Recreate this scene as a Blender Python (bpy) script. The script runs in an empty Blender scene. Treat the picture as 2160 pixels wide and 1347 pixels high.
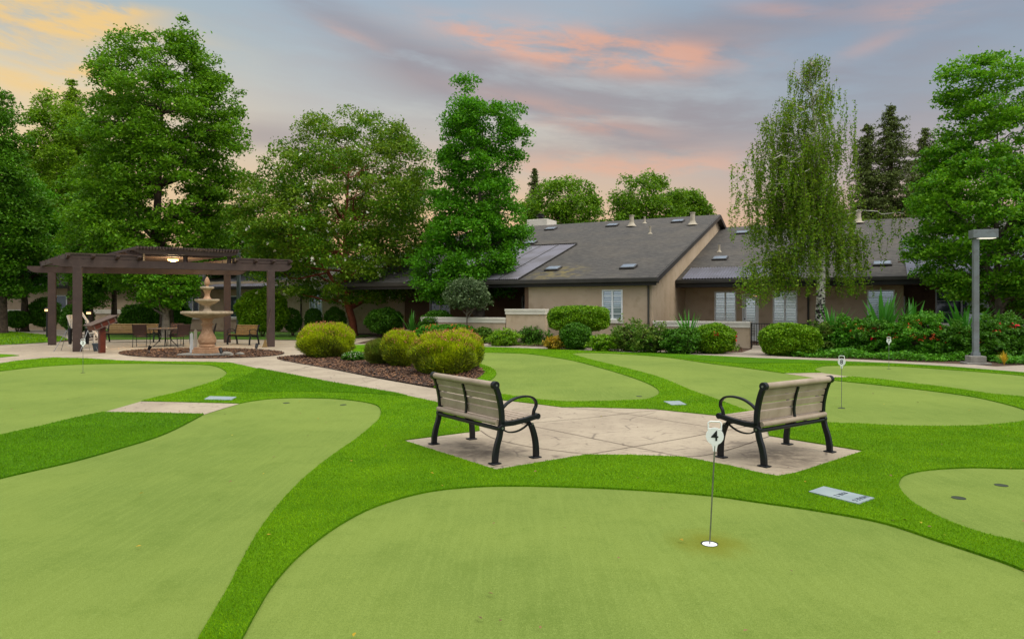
import bpy, bmesh, math, random
import numpy as np
from mathutils import Vector, Matrix
from mathutils.geometry import tessellate_polygon
random.seed(7); RNG = np.random.default_rng(11)
S = bpy.context.scene
COL = S.collection
F, YH, CX, HC = 1450.0, 648.0, 1080.0, 1.6
R = math.radians

# ------------------------------------------------------------------ places read off the photograph, as world points
def G(px, py):
    y = HC*F/(py-YH)
    return ((px-CX)*y/F, y)
def P(px, py, y):
    return Vector(((px-CX)*y/F, y, HC+(YH-py)*y/F))

# ------------------------------------------------------------------ naming and tagging
def tag(o, label=None, cat=None, group=None, kind=None):
    if label: o['label'] = label
    if cat: o['category'] = cat
    if group: o['group'] = group
    if kind: o['kind'] = kind
    return o
def thing(name, label, cat, loc=(0,0,0), rz=0.0, group=None):
    o = bpy.data.objects.new(name, None); COL.objects.link(o)
    o.empty_display_size = .2
    o.location = loc; o.rotation_euler = (0,0,rz)
    return tag(o, label, cat, group)
def dup(root, loc, rz, label, group=None, sc=None):
    def rec(src, par):
        c = src.copy(); COL.objects.link(c); c.parent = par
        for k in [x for x in src.children]: rec(k, c)
        return c
    r = rec(root, None)
    r.location = loc; r.rotation_euler = (0,0,rz); r['label'] = label
    if group: r['group'] = group
    if sc: r.scale = (sc,sc,sc)
    return r

# ------------------------------------------------------------------ mesh collector
class MB:
    def __init__(s): s.v = []; s.f = []
    def add(s, vs, fs):
        n = len(s.v); s.v += [tuple(p) for p in vs]; s.f += [tuple(i+n for i in q) for q in fs]; return s
    def box(s, x0,x1,y0,y1,z0,z1, M=None):
        vs = [Vector(p) for p in ((x0,y0,z0),(x1,y0,z0),(x1,y1,z0),(x0,y1,z0),(x0,y0,z1),(x1,y0,z1),(x1,y1,z1),(x0,y1,z1))]
        if M: vs = [M @ p for p in vs]
        return s.add(vs, [(0,3,2,1),(4,5,6,7),(0,1,5,4),(1,2,6,5),(2,3,7,6),(3,0,4,7)])
    def bar(s, a, b, w, h, up=(0,0,1)):
        a, b, up = Vector(a), Vector(b), Vector(up)
        d = (b-a).normalized(); x = d.cross(up)
        if x.length < 1e-4: x = Vector((1,0,0))
        x.normalize(); u = x.cross(d).normalized()
        o = [x*w/2*i+u*h/2*j for i,j in ((-1,-1),(1,-1),(1,1),(-1,1))]
        return s.add([a+k for k in o]+[b+k for k in o], [(0,3,2,1),(4,5,6,7),(0,1,5,4),(1,2,6,5),(2,3,7,6),(3,0,4,7)])
    def ribbon(s, pts, w, h, wdir=(1,0,0)):
        """rectangular section swept along pts; w measured along wdir"""
        pts = [Vector(p) for p in pts]; wd = Vector(wdir).normalized(); vs = []; n = len(pts)
        for i,p in enumerate(pts):
            t = (pts[min(i+1,n-1)]-pts[max(i-1,0)]).normalized(); u = wd.cross(t).normalized()
            hh = h[i] if hasattr(h,'__len__') else h
            for a,b in ((-1,-1),(1,-1),(1,1),(-1,1)): vs.append(p+wd*w/2*a+u*hh/2*b)
        fs = [(3,2,1,0), tuple(4*(n-1)+k for k in range(4))]
        for i in range(n-1):
            for k in range(4):
                a=4*i+k; b=4*i+(k+1)%4; fs.append((a,b,b+4,a+4))
        return s.add(vs, fs)
    def tube(s, pts, r, seg=8):
        pts = [Vector(p) for p in pts]; n = len(pts); vs = []; pu = None
        for i,p in enumerate(pts):
            t = (pts[min(i+1,n-1)]-pts[max(i-1,0)])
            t = t.normalized() if t.length>1e-6 else Vector((0,0,1))
            if pu is None: pu = t.orthogonal().normalized()
            u = (pu - t*pu.dot(t)); u = u.normalized() if u.length>1e-5 else t.orthogonal().normalized(); pu = u
            w = t.cross(u); rr = r[i] if hasattr(r,'__len__') else r
            for k in range(seg):
                a = 2*math.pi*k/seg; vs.append(p+(u*math.cos(a)+w*math.sin(a))*rr)
        fs = [tuple(range(seg))[::-1], tuple((n-1)*seg+k for k in range(seg))]
        for i in range(n-1):
            for k in range(seg):
                a=i*seg+k; b=i*seg+(k+1)%seg; fs.append((a,b,b+seg,a+seg))
        return s.add(vs, fs)
    def lathe(s, prof, c=(0,0,0), seg=28, lobes=0, amp=0):
        vs=[]; n=len(prof)
        for r,z in prof:
            for k in range(seg):
                a=2*math.pi*k/seg; rr=r*(1+amp*math.cos(lobes*a)) if lobes else r
                vs.append((c[0]+rr*math.cos(a), c[1]+rr*math.sin(a), c[2]+z))
        fs=[tuple(range(seg))[::-1], tuple((n-1)*seg+k for k in range(seg))]
        for i in range(n-1):
            for k in range(seg):
                a=i*seg+k; b=i*seg+(k+1)%seg; fs.append((a,b,b+seg,a+seg))
        return s.add(vs, fs)
    def prism(s, poly, z0, z1, M=None):
        """poly (x,y) ccw, convex or simple"""
        n=len(poly); vs=[Vector((x,y,z0)) for x,y in poly]+[Vector((x,y,z1)) for x,y in poly]
        if M: vs=[M@p for p in vs]
        fs=[tuple(range(n))[::-1], tuple(range(n,2*n))]+[(i,(i+1)%n,(i+1)%n+n,i+n) for i in range(n)]
        return s.add(vs, fs)
    def build(s, name, mat, parent=None, smooth=False, bevel=0, label=None):
        me = bpy.data.meshes.new(name); me.from_pydata(s.v, [], s.f)
        bm = bmesh.new(); bm.from_mesh(me); bmesh.ops.recalc_face_normals(bm, faces=bm.faces); bm.to_mesh(me); bm.free()
        if smooth:
            me.polygons.foreach_set('use_smooth', [True]*len(me.polygons))
            try: me.set_sharp_from_angle(angle=R(40))
            except Exception: pass
        me.materials.append(mat)
        o = bpy.data.objects.new(name, me); COL.objects.link(o)
        if parent: o.parent = parent
        if bevel:
            m = o.modifiers.new('bevel','BEVEL'); m.width = bevel; m.segments = 2; m.limit_method='ANGLE'; m.harden_normals=False
        if label: o['label']=label
        return o

def fastmesh(name, verts, nper, mats, parent=None, matidx=None):
    """verts (N*nper,3) array, each nper verts one face"""
    me = bpy.data.meshes.new(name); nv=len(verts); nf=nv//nper
    me.vertices.add(nv); me.vertices.foreach_set('co', np.asarray(verts, np.float32).ravel())
    me.loops.add(nv); me.loops.foreach_set('vertex_index', np.arange(nv, dtype=np.int32))
    me.polygons.add(nf)
    me.polygons.foreach_set('loop_start', np.arange(0,nv,nper,dtype=np.int32))
    for m in (mats if isinstance(mats,(list,tuple)) else [mats]): me.materials.append(m)
    if matidx is not None: me.polygons.foreach_set('material_index', np.asarray(matidx,np.int32))
    me.update(calc_edges=True); me.validate()
    o = bpy.data.objects.new(name, me); COL.objects.link(o)
    if parent: o.parent = parent
    return o

def catmull(pts, n=6, closed=True):
    out=[]; N=len(pts); rng = range(N if closed else N-1)
    for i in rng:
        p0,p1,p2,p3=[pts[(i+k)%N] if closed else pts[min(max(i+k,0),N-1)] for k in (-1,0,1,2)]
        for j in range(n):
            t=j/n
            out.append(tuple(.5*((2*p1[d])+(-p0[d]+p2[d])*t+(2*p0[d]-5*p1[d]+4*p2[d]-p3[d])*t*t+(-p0[d]+3*p1[d]-3*p2[d]+p3[d])*t**3) for d in (0,1)))
    if not closed: out.append(tuple(pts[-1]))
    return out

# ------------------------------------------------------------------ materials
def srgb(h):
    if isinstance(h,str):
        c=[int(h[i:i+2],16)/255 for i in (0,2,4)]
        c=[x/12.92 if x<=.04045 else ((x+.055)/1.055)**2.4 for x in c]
    else: c=list(h)
    return (c[0],c[1],c[2],1)
class NT:
    def __init__(s, tree): s.t=tree; s.n=tree.nodes; s.l=tree.links
    def node(s, ty, **kw):
        n=s.n.new(ty)
        for k,v in kw.items():
            if k.startswith('i_'):
                key=k[2:].replace('_',' ')
                s.put(n.inputs[key], v)
            else: setattr(n,k,v)
        return n
    def put(s, inp, v):
        if isinstance(v, bpy.types.NodeSocket): s.l.new(v, inp)
        else: inp.default_value=v
    def m(s, op, a, b=0.0, c=0.0, clamp=False):
        n=s.n.new('ShaderNodeMath'); n.operation=op; n.use_clamp=clamp
        s.put(n.inputs[0],a); s.put(n.inputs[1],b); s.put(n.inputs[2],c)
        return n.outputs[0]
    def mix(s, f, a, b, mode='MIX'):
        n=s.n.new('ShaderNodeMix'); n.data_type='RGBA'; n.blend_type=mode; n.clamp_factor=True
        s.put(n.inputs[0],f); s.put(n.inputs[6],a); s.put(n.inputs[7],b)
        return n.outputs[2]
    def noise(s, vec, scale, detail=4, rough=.55, dist=0):
        n=s.n.new('ShaderNodeTexNoise'); s.put(n.inputs['Vector'],vec); n.inputs['Scale'].default_value=scale
        n.inputs['Detail'].default_value=detail; n.inputs['Roughness'].default_value=rough; n.inputs['Distortion'].default_value=dist
        return n.outputs[0]
    def sm(s, x, a, b):
        n=s.n.new('ShaderNodeMapRange'); n.interpolation_type='SMOOTHSTEP'
        s.put(n.inputs[0],x); n.inputs[1].default_value=a; n.inputs[2].default_value=b; return n.outputs[0]
    def scale(s, vec, sc, loc=(0,0,0), rot=(0,0,0)):
        n=s.n.new('ShaderNodeMapping'); s.put(n.inputs[0],vec); n.inputs[3].default_value=sc; n.inputs[1].default_value=loc; n.inputs[2].default_value=rot
        return n.outputs[0]
def mat_base(name):
    m=bpy.data.materials.new(name); m.use_nodes=True; t=NT(m.node_tree)
    b=m.node_tree.nodes['Principled BSDF']; co=t.n.new('ShaderNodeTexCoord').outputs['Object']
    return m,t,b,co
def mat(name, col, col2=None, ns=6.0, rough=.7, bump=0.0, bs=None, metal=0, spec=.4, c3=None, s3=40, w3=.35, dist=.01):
    m,t,b,co=mat_base(name)
    c=srgb(col); c2=srgb(col2) if col2 else tuple(x*.75 for x in c[:3])+(1,)
    n=t.noise(co,ns,5)
    cc=t.mix(t.sm(n,.32,.68),c,c2)
    if c3 is not None:
        cc=t.mix(t.m('MULTIPLY',t.sm(t.noise(co,s3,3),.5,.72),w3),cc,srgb(c3))
    t.put(b.inputs['Base Color'],cc)
    b.inputs['Roughness'].default_value=rough; b.inputs['Metallic'].default_value=metal
    b.inputs['Specular IOR Level'].default_value=spec
    if bump:
        bn=t.n.new('ShaderNodeBump'); bn.inputs['Strength'].default_value=bump; bn.inputs['Distance'].default_value=dist
        t.put(bn.inputs['Height'],t.noise(co,bs or ns*8,4)); t.put(b.inputs['Normal'],bn.outputs[0])
    return m
def leafmat(name, a, b_, c_=None, ns=.9, trans=.35, rough=.55, spec=.25):
    """leaf colour changes from clump to clump and from leaf to leaf"""
    m,t,b,co=mat_base(name)
    n1=t.noise(co,ns,2); geo=t.n.new('ShaderNodeNewGeometry').outputs['Random Per Island']
    col=t.mix(t.sm(n1,.35,.65),srgb(a),srgb(b_))
    col=t.mix(t.m('MULTIPLY',geo,.6),col,srgb(c_ or b_))
    v=t.m('ADD',t.m('MULTIPLY',t.m('FRACT',t.m('MULTIPLY',geo,37.7)),.75),.62)
    hs=t.n.new('ShaderNodeHueSaturation'); t.put(hs.inputs['Color'],col); t.put(hs.inputs['Value'],v)
    t.put(b.inputs['Base Color'],hs.outputs[0]); b.inputs['Roughness'].default_value=rough
    b.inputs['Specular IOR Level'].default_value=spec
    tr=t.n.new('ShaderNodeBsdfTranslucent'); t.put(tr.inputs[0],hs.outputs[0])
    mx=t.n.new('ShaderNodeMixShader'); mx.inputs[0].default_value=trans
    t.l.new(b.outputs[0],mx.inputs[1]); t.l.new(tr.outputs[0],mx.inputs[2])
    t.l.new(mx.outputs[0],m.node_tree.nodes['Material Output'].inputs[0])
    return m
def emis(name,col,st):
    m,t,b,co=mat_base(name); b.inputs['Emission Color'].default_value=srgb(col); b.inputs['Emission Strength'].default_value=st
    b.inputs['Base Color'].default_value=srgb(col); return m

M={}
M['iron']=mat('black_iron','0a0c10','10131a',8,.38,.1,60,0,.35)
M['iron_dull']=mat('dull_iron','0f0f0f','1c1a18',8,.6)
M['slat']=mat('tan_slat','a79684','93836f',3,.5,.25,90,0,.4,c3='8b7b66',s3=18)
M['slat_brown']=mat('brown_slat','8d7447','7b6238',3,.6,.2,90)
M['steel']=mat('steel','9a9a9a','7f8282',20,.35,metal=.9)
M['white']=mat('white_plastic','eef0ee','dfe3e0',4,.4)
M['number']=mat('black_number','15181a','15181a',4,.5)
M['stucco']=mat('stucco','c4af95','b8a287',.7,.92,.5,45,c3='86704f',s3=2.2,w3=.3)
M['stucco_shade']=mat('shaded_stucco','735a46','664e3c',.7,.92,.5,45)  # darker copy of the stucco, porch and recess shade put into its colour
M['trim']=mat('white_trim','ddd6c8','cfc8b9',1.5,.6,.1,30)
M['fascia']=mat('dark_fascia','16130f','201b16',2,.5)
M['winframe']=mat('window_frame','f6f8f5','eef1ee',3,.4)
M['vent']=mat('vent_paint','aca28e','9a907c',3,.6)
M['pergola']=mat('pergola_wood','46362f','3b2d28',1.2,.62,.3,30,c3='57463d',s3=6)
M['rust']=mat('fountain_terracotta','b08a6a','9c7656',4,.75,.5,30,c3='cfa888',s3=9,w3=.6)
M['stone']=mat('fountain_stone','b3a086','8f7f66',5,.8,.5,30,c3='6f6350',s3=14,w3=.5)
M['bark']=mat('bark','5a4a3c','3a2f26',6,.9,.8,22)
M['bark_red']=mat('bark_red','8a4a30','6d3723',4,.85,.5,18)
M['bark_grey']=mat('bark_grey','7d7266','5b5248',5,.9,.8,20)
M['soil']=mat('soil','3d2c20','54402f',1.2,.95,.9,9,c3='6b4a34',s3=14,w3=.6,dist=.04)
M['mulch']=mat('mulch','4a3a30','352a22',2.2,.95,1,30,c3='7a5438',s3=5,w3=.6,dist=.04)
M['lawn']=mat('lawn','4f780c','426a08',1.5,.95,1,60,c3='6a8a1c',s3=.6,w3=.6,dist=.03)
M['rock']=mat('rock','9b958a','6f6a60',5,.85,.6,18)
M['kiosk_red']=mat('kiosk_red','4e1a0a','62280f',5,.5,.2,25)
M['kiosk_top']=mat('kiosk_top','54443c','65544a',3,.6,.2,30)
M['wicker']=mat('wicker','33221b','45302a',50,.7,.5,120)
M['pot']=mat('pot','4e5860','3e484f',4,.5)
M['whitewood']=mat('white_wood','d8cdbc','c6baa8',4,.6,.1,30)
M['tabletop']=mat('table_top','6e6156','5c5048',8,.45)
M['poleblue']=mat('pole_paint','747c80','66696a',2.0,.45,.1,40,c3='55504a',s3=5,w3=.4)
M['concrete_base']=mat('concrete_base','8b8880','76736b',5,.9,.5,30)
M['plate']=mat('plate','8f9c9c','828f92',5,.55,.1,30)
M['platetext']=mat('plate_text','3c4450','3c4450',5,.6)
M['flower_red']=mat('flower_red','d81228','b80a1c',6,.6)
M['flower_orange']=mat('flower_orange','ee7034','dc5a2c',6,.6)
M['flower_white']=mat('flower_white','f1eee2','e6e2d0',6,.6)
M['flower_pink']=mat('flower_tip','b8704a','9c5a40',6,.7)
M['cup']=mat('cup_white','f0f2f2','e0e4e6',5,.35)
M['dark_cup']=mat('cup_dark','2f3a26','242c1e',5,.8)
M['seam']=mat('joint','5d4c40','4c3e34',5,.95)
M['rubber']=mat('rubber_black','101214','18191b',5,.5)
M['lampglow']=emis('lamp_glow','ffbe70',4)
M['headglow']=emis('head_glow','fff6e6',.9)
M['pathglow']=emis('path_glow','ffcf8c',2.2)
M['gutter']=mat('gutter','2b2823','36322c',2,.45)
M['downspout']=mat('downspout','3c3a34','474339',2,.5)
M['skyframe']=mat('skylight_frame','2f2c2a','3c3936',3,.5)

def m_glass(name, c1, rough=.08, c2=None):
    m=mat(name,c1,c2 or c1,1.5,rough,spec=.8); return m
M['pane']=m_glass('dark_pane','39454e',.06,'4a5a62')
M['skypane']=m_glass('skylight_pane','69727c',.15,'828a92')
def m_blind(name,a,b_,sc):
    m,t,b,co=mat_base(name)
    w=t.n.new('ShaderNodeTexWave'); w.bands_direction='Z'; w.inputs['Scale'].default_value=sc; t.put(w.inputs['Vector'],co)
    t.put(b.inputs['Base Color'],t.mix(t.sm(w.outputs[1],.1,.55),srgb(a),srgb(b_))); b.inputs['Roughness'].default_value=.18; b.inputs['Metallic'].default_value=.55
    b.inputs['Specular IOR Level'].default_value=.6; b.inputs['Coat Weight'].default_value=.5; b.inputs['Coat Roughness'].default_value=.03
    return m
M['blind']=m_blind('blind_pane','b4c2c2','f0f8f8',2.6)
M['blind_dark']=m_blind('blind_pane_dark','7c8a96','c4d0d4',3.3)

def m_shingle():
    m,t,b,co=mat_base('shingle')
    br=t.n.new('ShaderNodeTexBrick'); t.put(br.inputs['Vector'],co)
    br.offset=.5; br.inputs['Scale'].default_value=1; br.inputs['Brick Width'].default_value=.5; br.inputs['Row Height'].default_value=.24
    br.inputs['Mortar Size'].default_value=.035; br.inputs['Mortar Smooth'].default_value=.3; br.inputs['Bias'].default_value=0
    br.inputs['Color1'].default_value=srgb('66625c'); br.inputs['Color2'].default_value=srgb('4a4744'); br.inputs['Mortar'].default_value=srgb('24221f')
    n=t.noise(co,.5,5); st=t.noise(t.scale(co,(1.6,9,1)),2.2,4,.65); c=t.mix(t.sm(st,.35,.65),srgb('323130'),srgb('5a5650'))
    sx=t.n.new('ShaderNodeSeparateXYZ'); t.put(sx.inputs[0],co); yy=t.m('FRACT',t.m('DIVIDE',t.m('ADD',sx.outputs[1],t.m('MULTIPLY',t.noise(co,1.5,3),.06)),.27))
    line=t.m('MULTIPLY',t.m('SUBTRACT',1.0,t.sm(yy,.0,.34)),t.sm(t.noise(t.scale(co,(2.5,2.5,1)),1.6,4),.3,.55)); c=t.mix(t.m('MULTIPLY',line,.95),c,srgb('151413'))
    c=t.mix(t.m('MULTIPLY',t.sm(n,.4,.75),.25),c,srgb('6e6454'))
    c=t.mix(t.m('MULTIPLY',t.sm(t.noise(co,30,3),.45,.7),.35),c,srgb('3f3c39'))
    # moss patch low on the roof beside the metal panels
    vm=t.n.new('ShaderNodeVectorMath'); vm.operation='DISTANCE'; t.put(vm.inputs[0],t.scale(co,(1,.9,0))); vm.inputs[1].default_value=(-4.6,.6,0)
    moss=t.m('MULTIPLY',.45,t.m('MULTIPLY',t.m('SUBTRACT',1.0,t.sm(vm.outputs['Value'],.3,1.9)),t.sm(t.noise(co,3,4),.42,.62)))
    c=t.mix(moss,c,srgb('8a7a34'))
    t.put(b.inputs['Base Color'],c); b.inputs['Roughness'].default_value=.92
    bn=t.n.new('ShaderNodeBump'); bn.inputs['Distance'].default_value=.02; bn.inputs['Strength'].default_value=.8
    t.put(bn.inputs['Height'],yy); t.put(b.inputs['Normal'],bn.outputs[0]); return m
M['shingle']=m_shingle()
def m_corr():
    m,t,b,co=mat_base('corrugated'); n=t.noise(co,.8,5)
    t.put(b.inputs['Base Color'],t.mix(t.sm(n,.4,.7),srgb('67656f'),srgb('524e52'))); b.inputs['Roughness'].default_value=.35; b.inputs['Metallic'].default_value=.3
    return m
M['corr']=m_corr()
def m_birch():
    m,t,b,co=mat_base('birch_bark')
    n=t.noise(t.scale(co,(5,5,9)),1.2,4,.6,.8); z=t.n.new('ShaderNodeSeparateXYZ'); t.put(z.inputs[0],co)
    low=t.sm(z.outputs[2],4.5,.5); th=t.m('SUBTRACT',.62,t.m('MULTIPLY',low,.16))
    f=t.m('GREATER_THAN',n,th)
    t.put(b.inputs['Base Color'],t.mix(f,srgb('c3beb2'),srgb('231e1a'))); b.inputs['Roughness'].default_value=.8; return m
M['birch']=m_birch()

def m_green(hole):
    m,t,b,co=mat_base('putting_green')
    n1=t.noise(co,.45,4); n2=t.noise(co,170,3,.7); n3=t.noise(t.scale(co,(18,1.2,1),rot=(0,0,R(-38))),1.3,3)
    c=t.mix(t.sm(n1,.35,.65),srgb('7d8e42'),srgb('6f823b'))
    c=t.mix(t.m('MULTIPLY',t.sm(n3,.4,.7),.28),c,srgb('87994c'))
    c=t.mix(t.m('MULTIPLY',t.sm(t.noise(co,2.2,6,.75),.46,.72),.30),c,srgb('536a22'))
    n5=t.noise(co,60,3,.7)
    c=t.mix(t.m('MULTIPLY',t.sm(n2,.4,.62),.5),c,srgb('4e6422'))
    c=t.mix(t.m('MULTIPLY',t.sm(n5,.5,.75),.35),c,srgb('90a256'))
    vm=t.n.new('ShaderNodeVectorMath'); vm.operation='DISTANCE'; t.put(vm.inputs[0],t.scale(co,(1,1,0))); vm.inputs[1].default_value=(hole[0],hole[1]+.02,0)
    d=t.m('ADD',vm.outputs['Value'],t.m('MULTIPLY',t.m('SUBTRACT',t.noise(co,7,3),.5),.25))
    st=t.m('MULTIPLY',t.m('SUBTRACT',1.0,t.sm(d,.04,.36)),.6)
    c=t.mix(st,c,srgb('6c6c12'))
    t.put(b.inputs['Base Color'],c); b.inputs['Roughness'].default_value=.95; b.inputs['Specular IOR Level'].default_value=.1
    bn=t.n.new('ShaderNodeBump'); bn.inputs['Distance'].default_value=.006; bn.inputs['Strength'].default_value=.8
    t.put(bn.inputs['Height'],n2); t.put(b.inputs['Normal'],bn.outputs[0]); return m
M['green']=m_green(G(1497,1151))
def m_turf(name,a,b_,d):
    m,t,b,co=mat_base(name)
    c=t.mix(t.sm(t.noise(co,1.1,4),.35,.65),srgb(a),srgb(b_))
    c=t.mix(t.m('MULTIPLY',t.sm(t.noise(co,70,3,.7),.42,.66),.75),c,srgb(d))
    c=t.mix(t.m('MULTIPLY',t.sm(t.noise(co,12,3,.7),.5,.75),.3),c,srgb(d))
    t.put(b.inputs['Base Color'],c); b.inputs['Roughness'].default_value=.95; b.inputs['Specular IOR Level'].default_value=.1
    bn=t.n.new('ShaderNodeBump'); bn.inputs['Distance'].default_value=.02; bn.inputs['Strength'].default_value=.9
    t.put(bn.inputs['Height'],t.noise(co,110,3,.7)); t.put(b.inputs['Normal'],bn.outputs[0]); return m
M['turf']=m_turf('rough_turf','649202','578602','355c02')
M['turf_dark']=m_turf('dense_turf','548403','487603','2a5202')
M['blade']=leafmat('blade','74a000','528400','8cb408',1.6,.3,.6,.15)
M['blade_dark']=leafmat('blade_dark','5c9202','4e8402','769e06',1.6,.3,.6,.15)
def m_conc(name,a,b_,dk,pads=()):
    m,t,b,co=mat_base(name)
    c=t.mix(t.sm(t.noise(co,.9,5),.35,.65),srgb(a),srgb(b_))
    c=t.mix(t.m('MULTIPLY',t.sm(t.noise(co,14,5,.7),.5,.72),.28),c,srgb(dk))
    v=t.n.new('ShaderNodeTexVoronoi'); v.feature='DISTANCE_TO_EDGE'; t.put(v.inputs['Vector'],t.mix(.25,co,t.n.new('ShaderNodeTexNoise').outputs[1])); v.inputs['Scale'].default_value=2.2
    vein=t.m('MULTIPLY',t.m('SUBTRACT',1.0,t.sm(v.outputs[0],.0,.035)),t.sm(t.noise(co,2.3,4),.48,.62))
    c=t.mix(t.m('MULTIPLY',vein,.7),c,srgb(dk))
    c=t.mix(t.m('MULTIPLY',t.sm(t.noise(t.scale(co,(3,9,1),rot=(0,0,.5)),2.2,5,.75),.56,.66),.6),c,srgb(dk))
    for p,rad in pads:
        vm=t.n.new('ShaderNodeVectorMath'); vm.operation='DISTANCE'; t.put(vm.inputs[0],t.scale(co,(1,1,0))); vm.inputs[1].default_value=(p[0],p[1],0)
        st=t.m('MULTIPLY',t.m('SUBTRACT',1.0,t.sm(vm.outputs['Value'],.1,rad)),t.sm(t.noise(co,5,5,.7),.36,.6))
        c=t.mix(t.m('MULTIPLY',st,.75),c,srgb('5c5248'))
    t.put(b.inputs['Base Color'],c); b.inputs['Roughness'].default_value=.85; b.inputs['Specular IOR Level'].default_value=.25
    bn=t.n.new('ShaderNodeBump'); bn.inputs['Distance'].default_value=.012; bn.inputs['Strength'].default_value=.45
    t.put(bn.inputs['Height'],t.noise(co,9,6,.7)); t.put(b.inputs['Normal'],bn.outputs[0]); return m
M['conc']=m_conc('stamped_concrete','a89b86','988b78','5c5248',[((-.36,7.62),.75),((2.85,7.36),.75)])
M['conc_grey']=m_conc('grey_concrete','a59a8a','988d7e','6c6258')

M['lf_maple']=leafmat('maple_leaf','467c0c','588c12','82aa1e',.45,.4)
M['lf_deep']=leafmat('deep_leaf','3c7210','4c820f','6c961c',.5,.35)
M['lf_yellow']=leafmat('yellow_leaf','68900f','56860f','8fae20',.4,.45)
M['lf_crape']=leafmat('crape_leaf','44800f','5f861a','88981f',.55,.4)
M['lf_pear']=leafmat('pear_leaf','3f7e10','4c9012','70a81c',.6,.4)
M['lf_birch']=leafmat('birch_leaf','649616','588412','96a428',.8,.45)
M['lf_rmaple']=leafmat('right_maple_leaf','3f8210','5a9614','8cb824',.7,.42)
M['lf_conifer']=leafmat('conifer_needle','4a5e24','56682a','6c7a34',.8,.15)
M['lf_far']=leafmat('far_leaf','5a8a14','4e7c12','88a820',.5,.4)
M['lf_box']=leafmat('box_leaf','5e900c','4c800a','96b81c',2.2,.3)
M['lf_boxdark']=leafmat('box_leaf_dark','3e7412','326410','669424',2.2,.3)
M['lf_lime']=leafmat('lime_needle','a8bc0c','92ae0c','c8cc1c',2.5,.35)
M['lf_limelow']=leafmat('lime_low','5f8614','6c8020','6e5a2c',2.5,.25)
M['lf_mix']=leafmat('mixed_leaf','3a7a14','5a7a24','7f8a34',2.5,.3)
M['lf_lantana']=leafmat('lantana_leaf','488a14','3c7a14','6ea426',2.5,.3)
M['lf_strap']=leafmat('strap_leaf','2f6f1c','3a7f20','5c9a34',2.5,.25,.35,.5)
M['lf_grey']=leafmat('variegated_leaf','4c6438','3c5830','84946a',2.5,.3)
M['lf_gold']=leafmat('gold_leaf','a88a1c','8a8a20','c8a030',2.5,.3)
# ================================================================== ground
def sheet(name, polys, z, mat_, kind='structure', skirt=0, parent=None, label=None):
    """polys[0] outline, the rest holes; world xy"""
    vecs=[[Vector((x,y,0)) for x,y in p] for p in polys]
    tris=tessellate_polygon(vecs); flat=[p for q in polys for p in q]
    mb=MB(); mb.v=[(x,y,z) for x,y in flat]; mb.f=[tuple(t) for t in tris]
    # keep all upward
    fs=[]
    for a,b,c in mb.f:
        A,B,C=[Vector(mb.v[i]) for i in (a,b,c)]
        fs.append((a,b,c) if (B-A).cross(C-A).z>0 else (a,c,b))
    mb.f=fs
    if skirt:
        o=0
        for q in polys:
            n=len(q); base=len(mb.v); mb.v+=[(x,y,z-skirt) for x,y in q]
            for i in range(n):
                j=(i+1)%n; mb.f.append((o+i,o+j,base+j,base+i))
            o+=n
    me=bpy.data.meshes.new(name); me.from_pydata(mb.v,[],mb.f); me.materials.append(mat_)
    ob=bpy.data.objects.new(name,me); COL.objects.link(ob)
    if kind: ob['kind']=kind
    if label: ob['label']=label
    return ob
def W(pts): return [G(*p) for p in pts]
def curve_seg(*parts):
    """parts: ('c', pts) smoothed open run or ('l', pts) straight"""
    out=[]
    for k,pts in parts:
        w=W(pts); out+= catmull(w,5,False) if k=='c' else w
    return out

sheet('ground',[[(-250,-30),(250,-30),(250,400),(-250,400)]],0,M['soil'])

# greens 1+2 with the concrete strip between them
A_top=[(-500,830),(-150,800),(0,784),(80,775),(160,770),(240,768),(330,768),(420,770),(455,774),(474,783),(478,790),(465,800),(430,813),(380,828),(330,840),(298,848)]
A_bot=[(215,872),(150,886),(80,903),(0,921),(-150,957),(-500,1060)]
B_r=[(505,853),(530,848),(570,843),(620,841),(690,842),(750,847),(790,855),(803,866),(800,885),(780,905),(750,930),(700,965),(650,1005),(600,1055),(550,1120),(510,1190),(480,1250),(445,1310),(400,1400),(360,1600)]
B_l=[(430,876),(380,903),(330,925),(250,950),(150,978),(0,1013),(-300,1090),(-700,1230)]
greenA=catmull(W(A_top),5,False)+catmull(W(A_bot),5,False)
greenB=catmull(W(B_r),5,False)+[(-4.5,3.2),(-9,4.2)]+catmull(W(B_l[::-1]),5,False)
strip1=W([(298,848),(370,849.5),(505,853),(468,864),(430,876),(330,873.5),(215,872)])
# D, E, strip2
D_top=[(1205,747.5),(1230,745),(1300,747),(1400,754),(1499,768),(1579,778),(1654,788.5)]
D_up=[(1732,799.7),(1762,804),(1857,814),(1977,828),(2056,839.5),(2116,853),(2160,866),(2190,880),(2160,891),(2096,898.5),(2017,902),(1897,901),(1817,897),(1758,895),(1700,890),(1640,882),(1579,869),(1515,845.5),(1459,825.6),(1399,800),(1360,788),(1300,772.6),(1245,759)]
E_top=[(1732,787),(1719,780),(1730,775),(1750,772.6),(1817,772.3),(1897,774),(2017,782),(2096,788),(2160,794),(2400,820),(3000,900)]
E_bot=[(3000,960),(2400,872),(2160,839.5),(2096,833.5),(2017,821.6),(1937,811.7),(1857,801.7),(1798,796.5)]
greenD=catmull(W(D_top),5,False)+catmull(W(D_up),5,False)
greenE=catmull(W(E_top),5,False)+catmull(W(E_bot),5,False)
strip2=W([(1654,788.5),(1732,787),(1798,796.5),(1732,799.7)])
Cc=[(1015,745),(1060,745),(1120,748),(1200,760),(1260,775),(1320,793),(1370,812),(1391,829),(1370,843),(1320,847),(1250,849),(1187,849),(1120,843),(1062,834),(1000,826),(990,815),(1031,805),(1047,790),(1038,778),(1012,768),(985,755)]
greenC=catmull(W(Cc),5,True)
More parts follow.
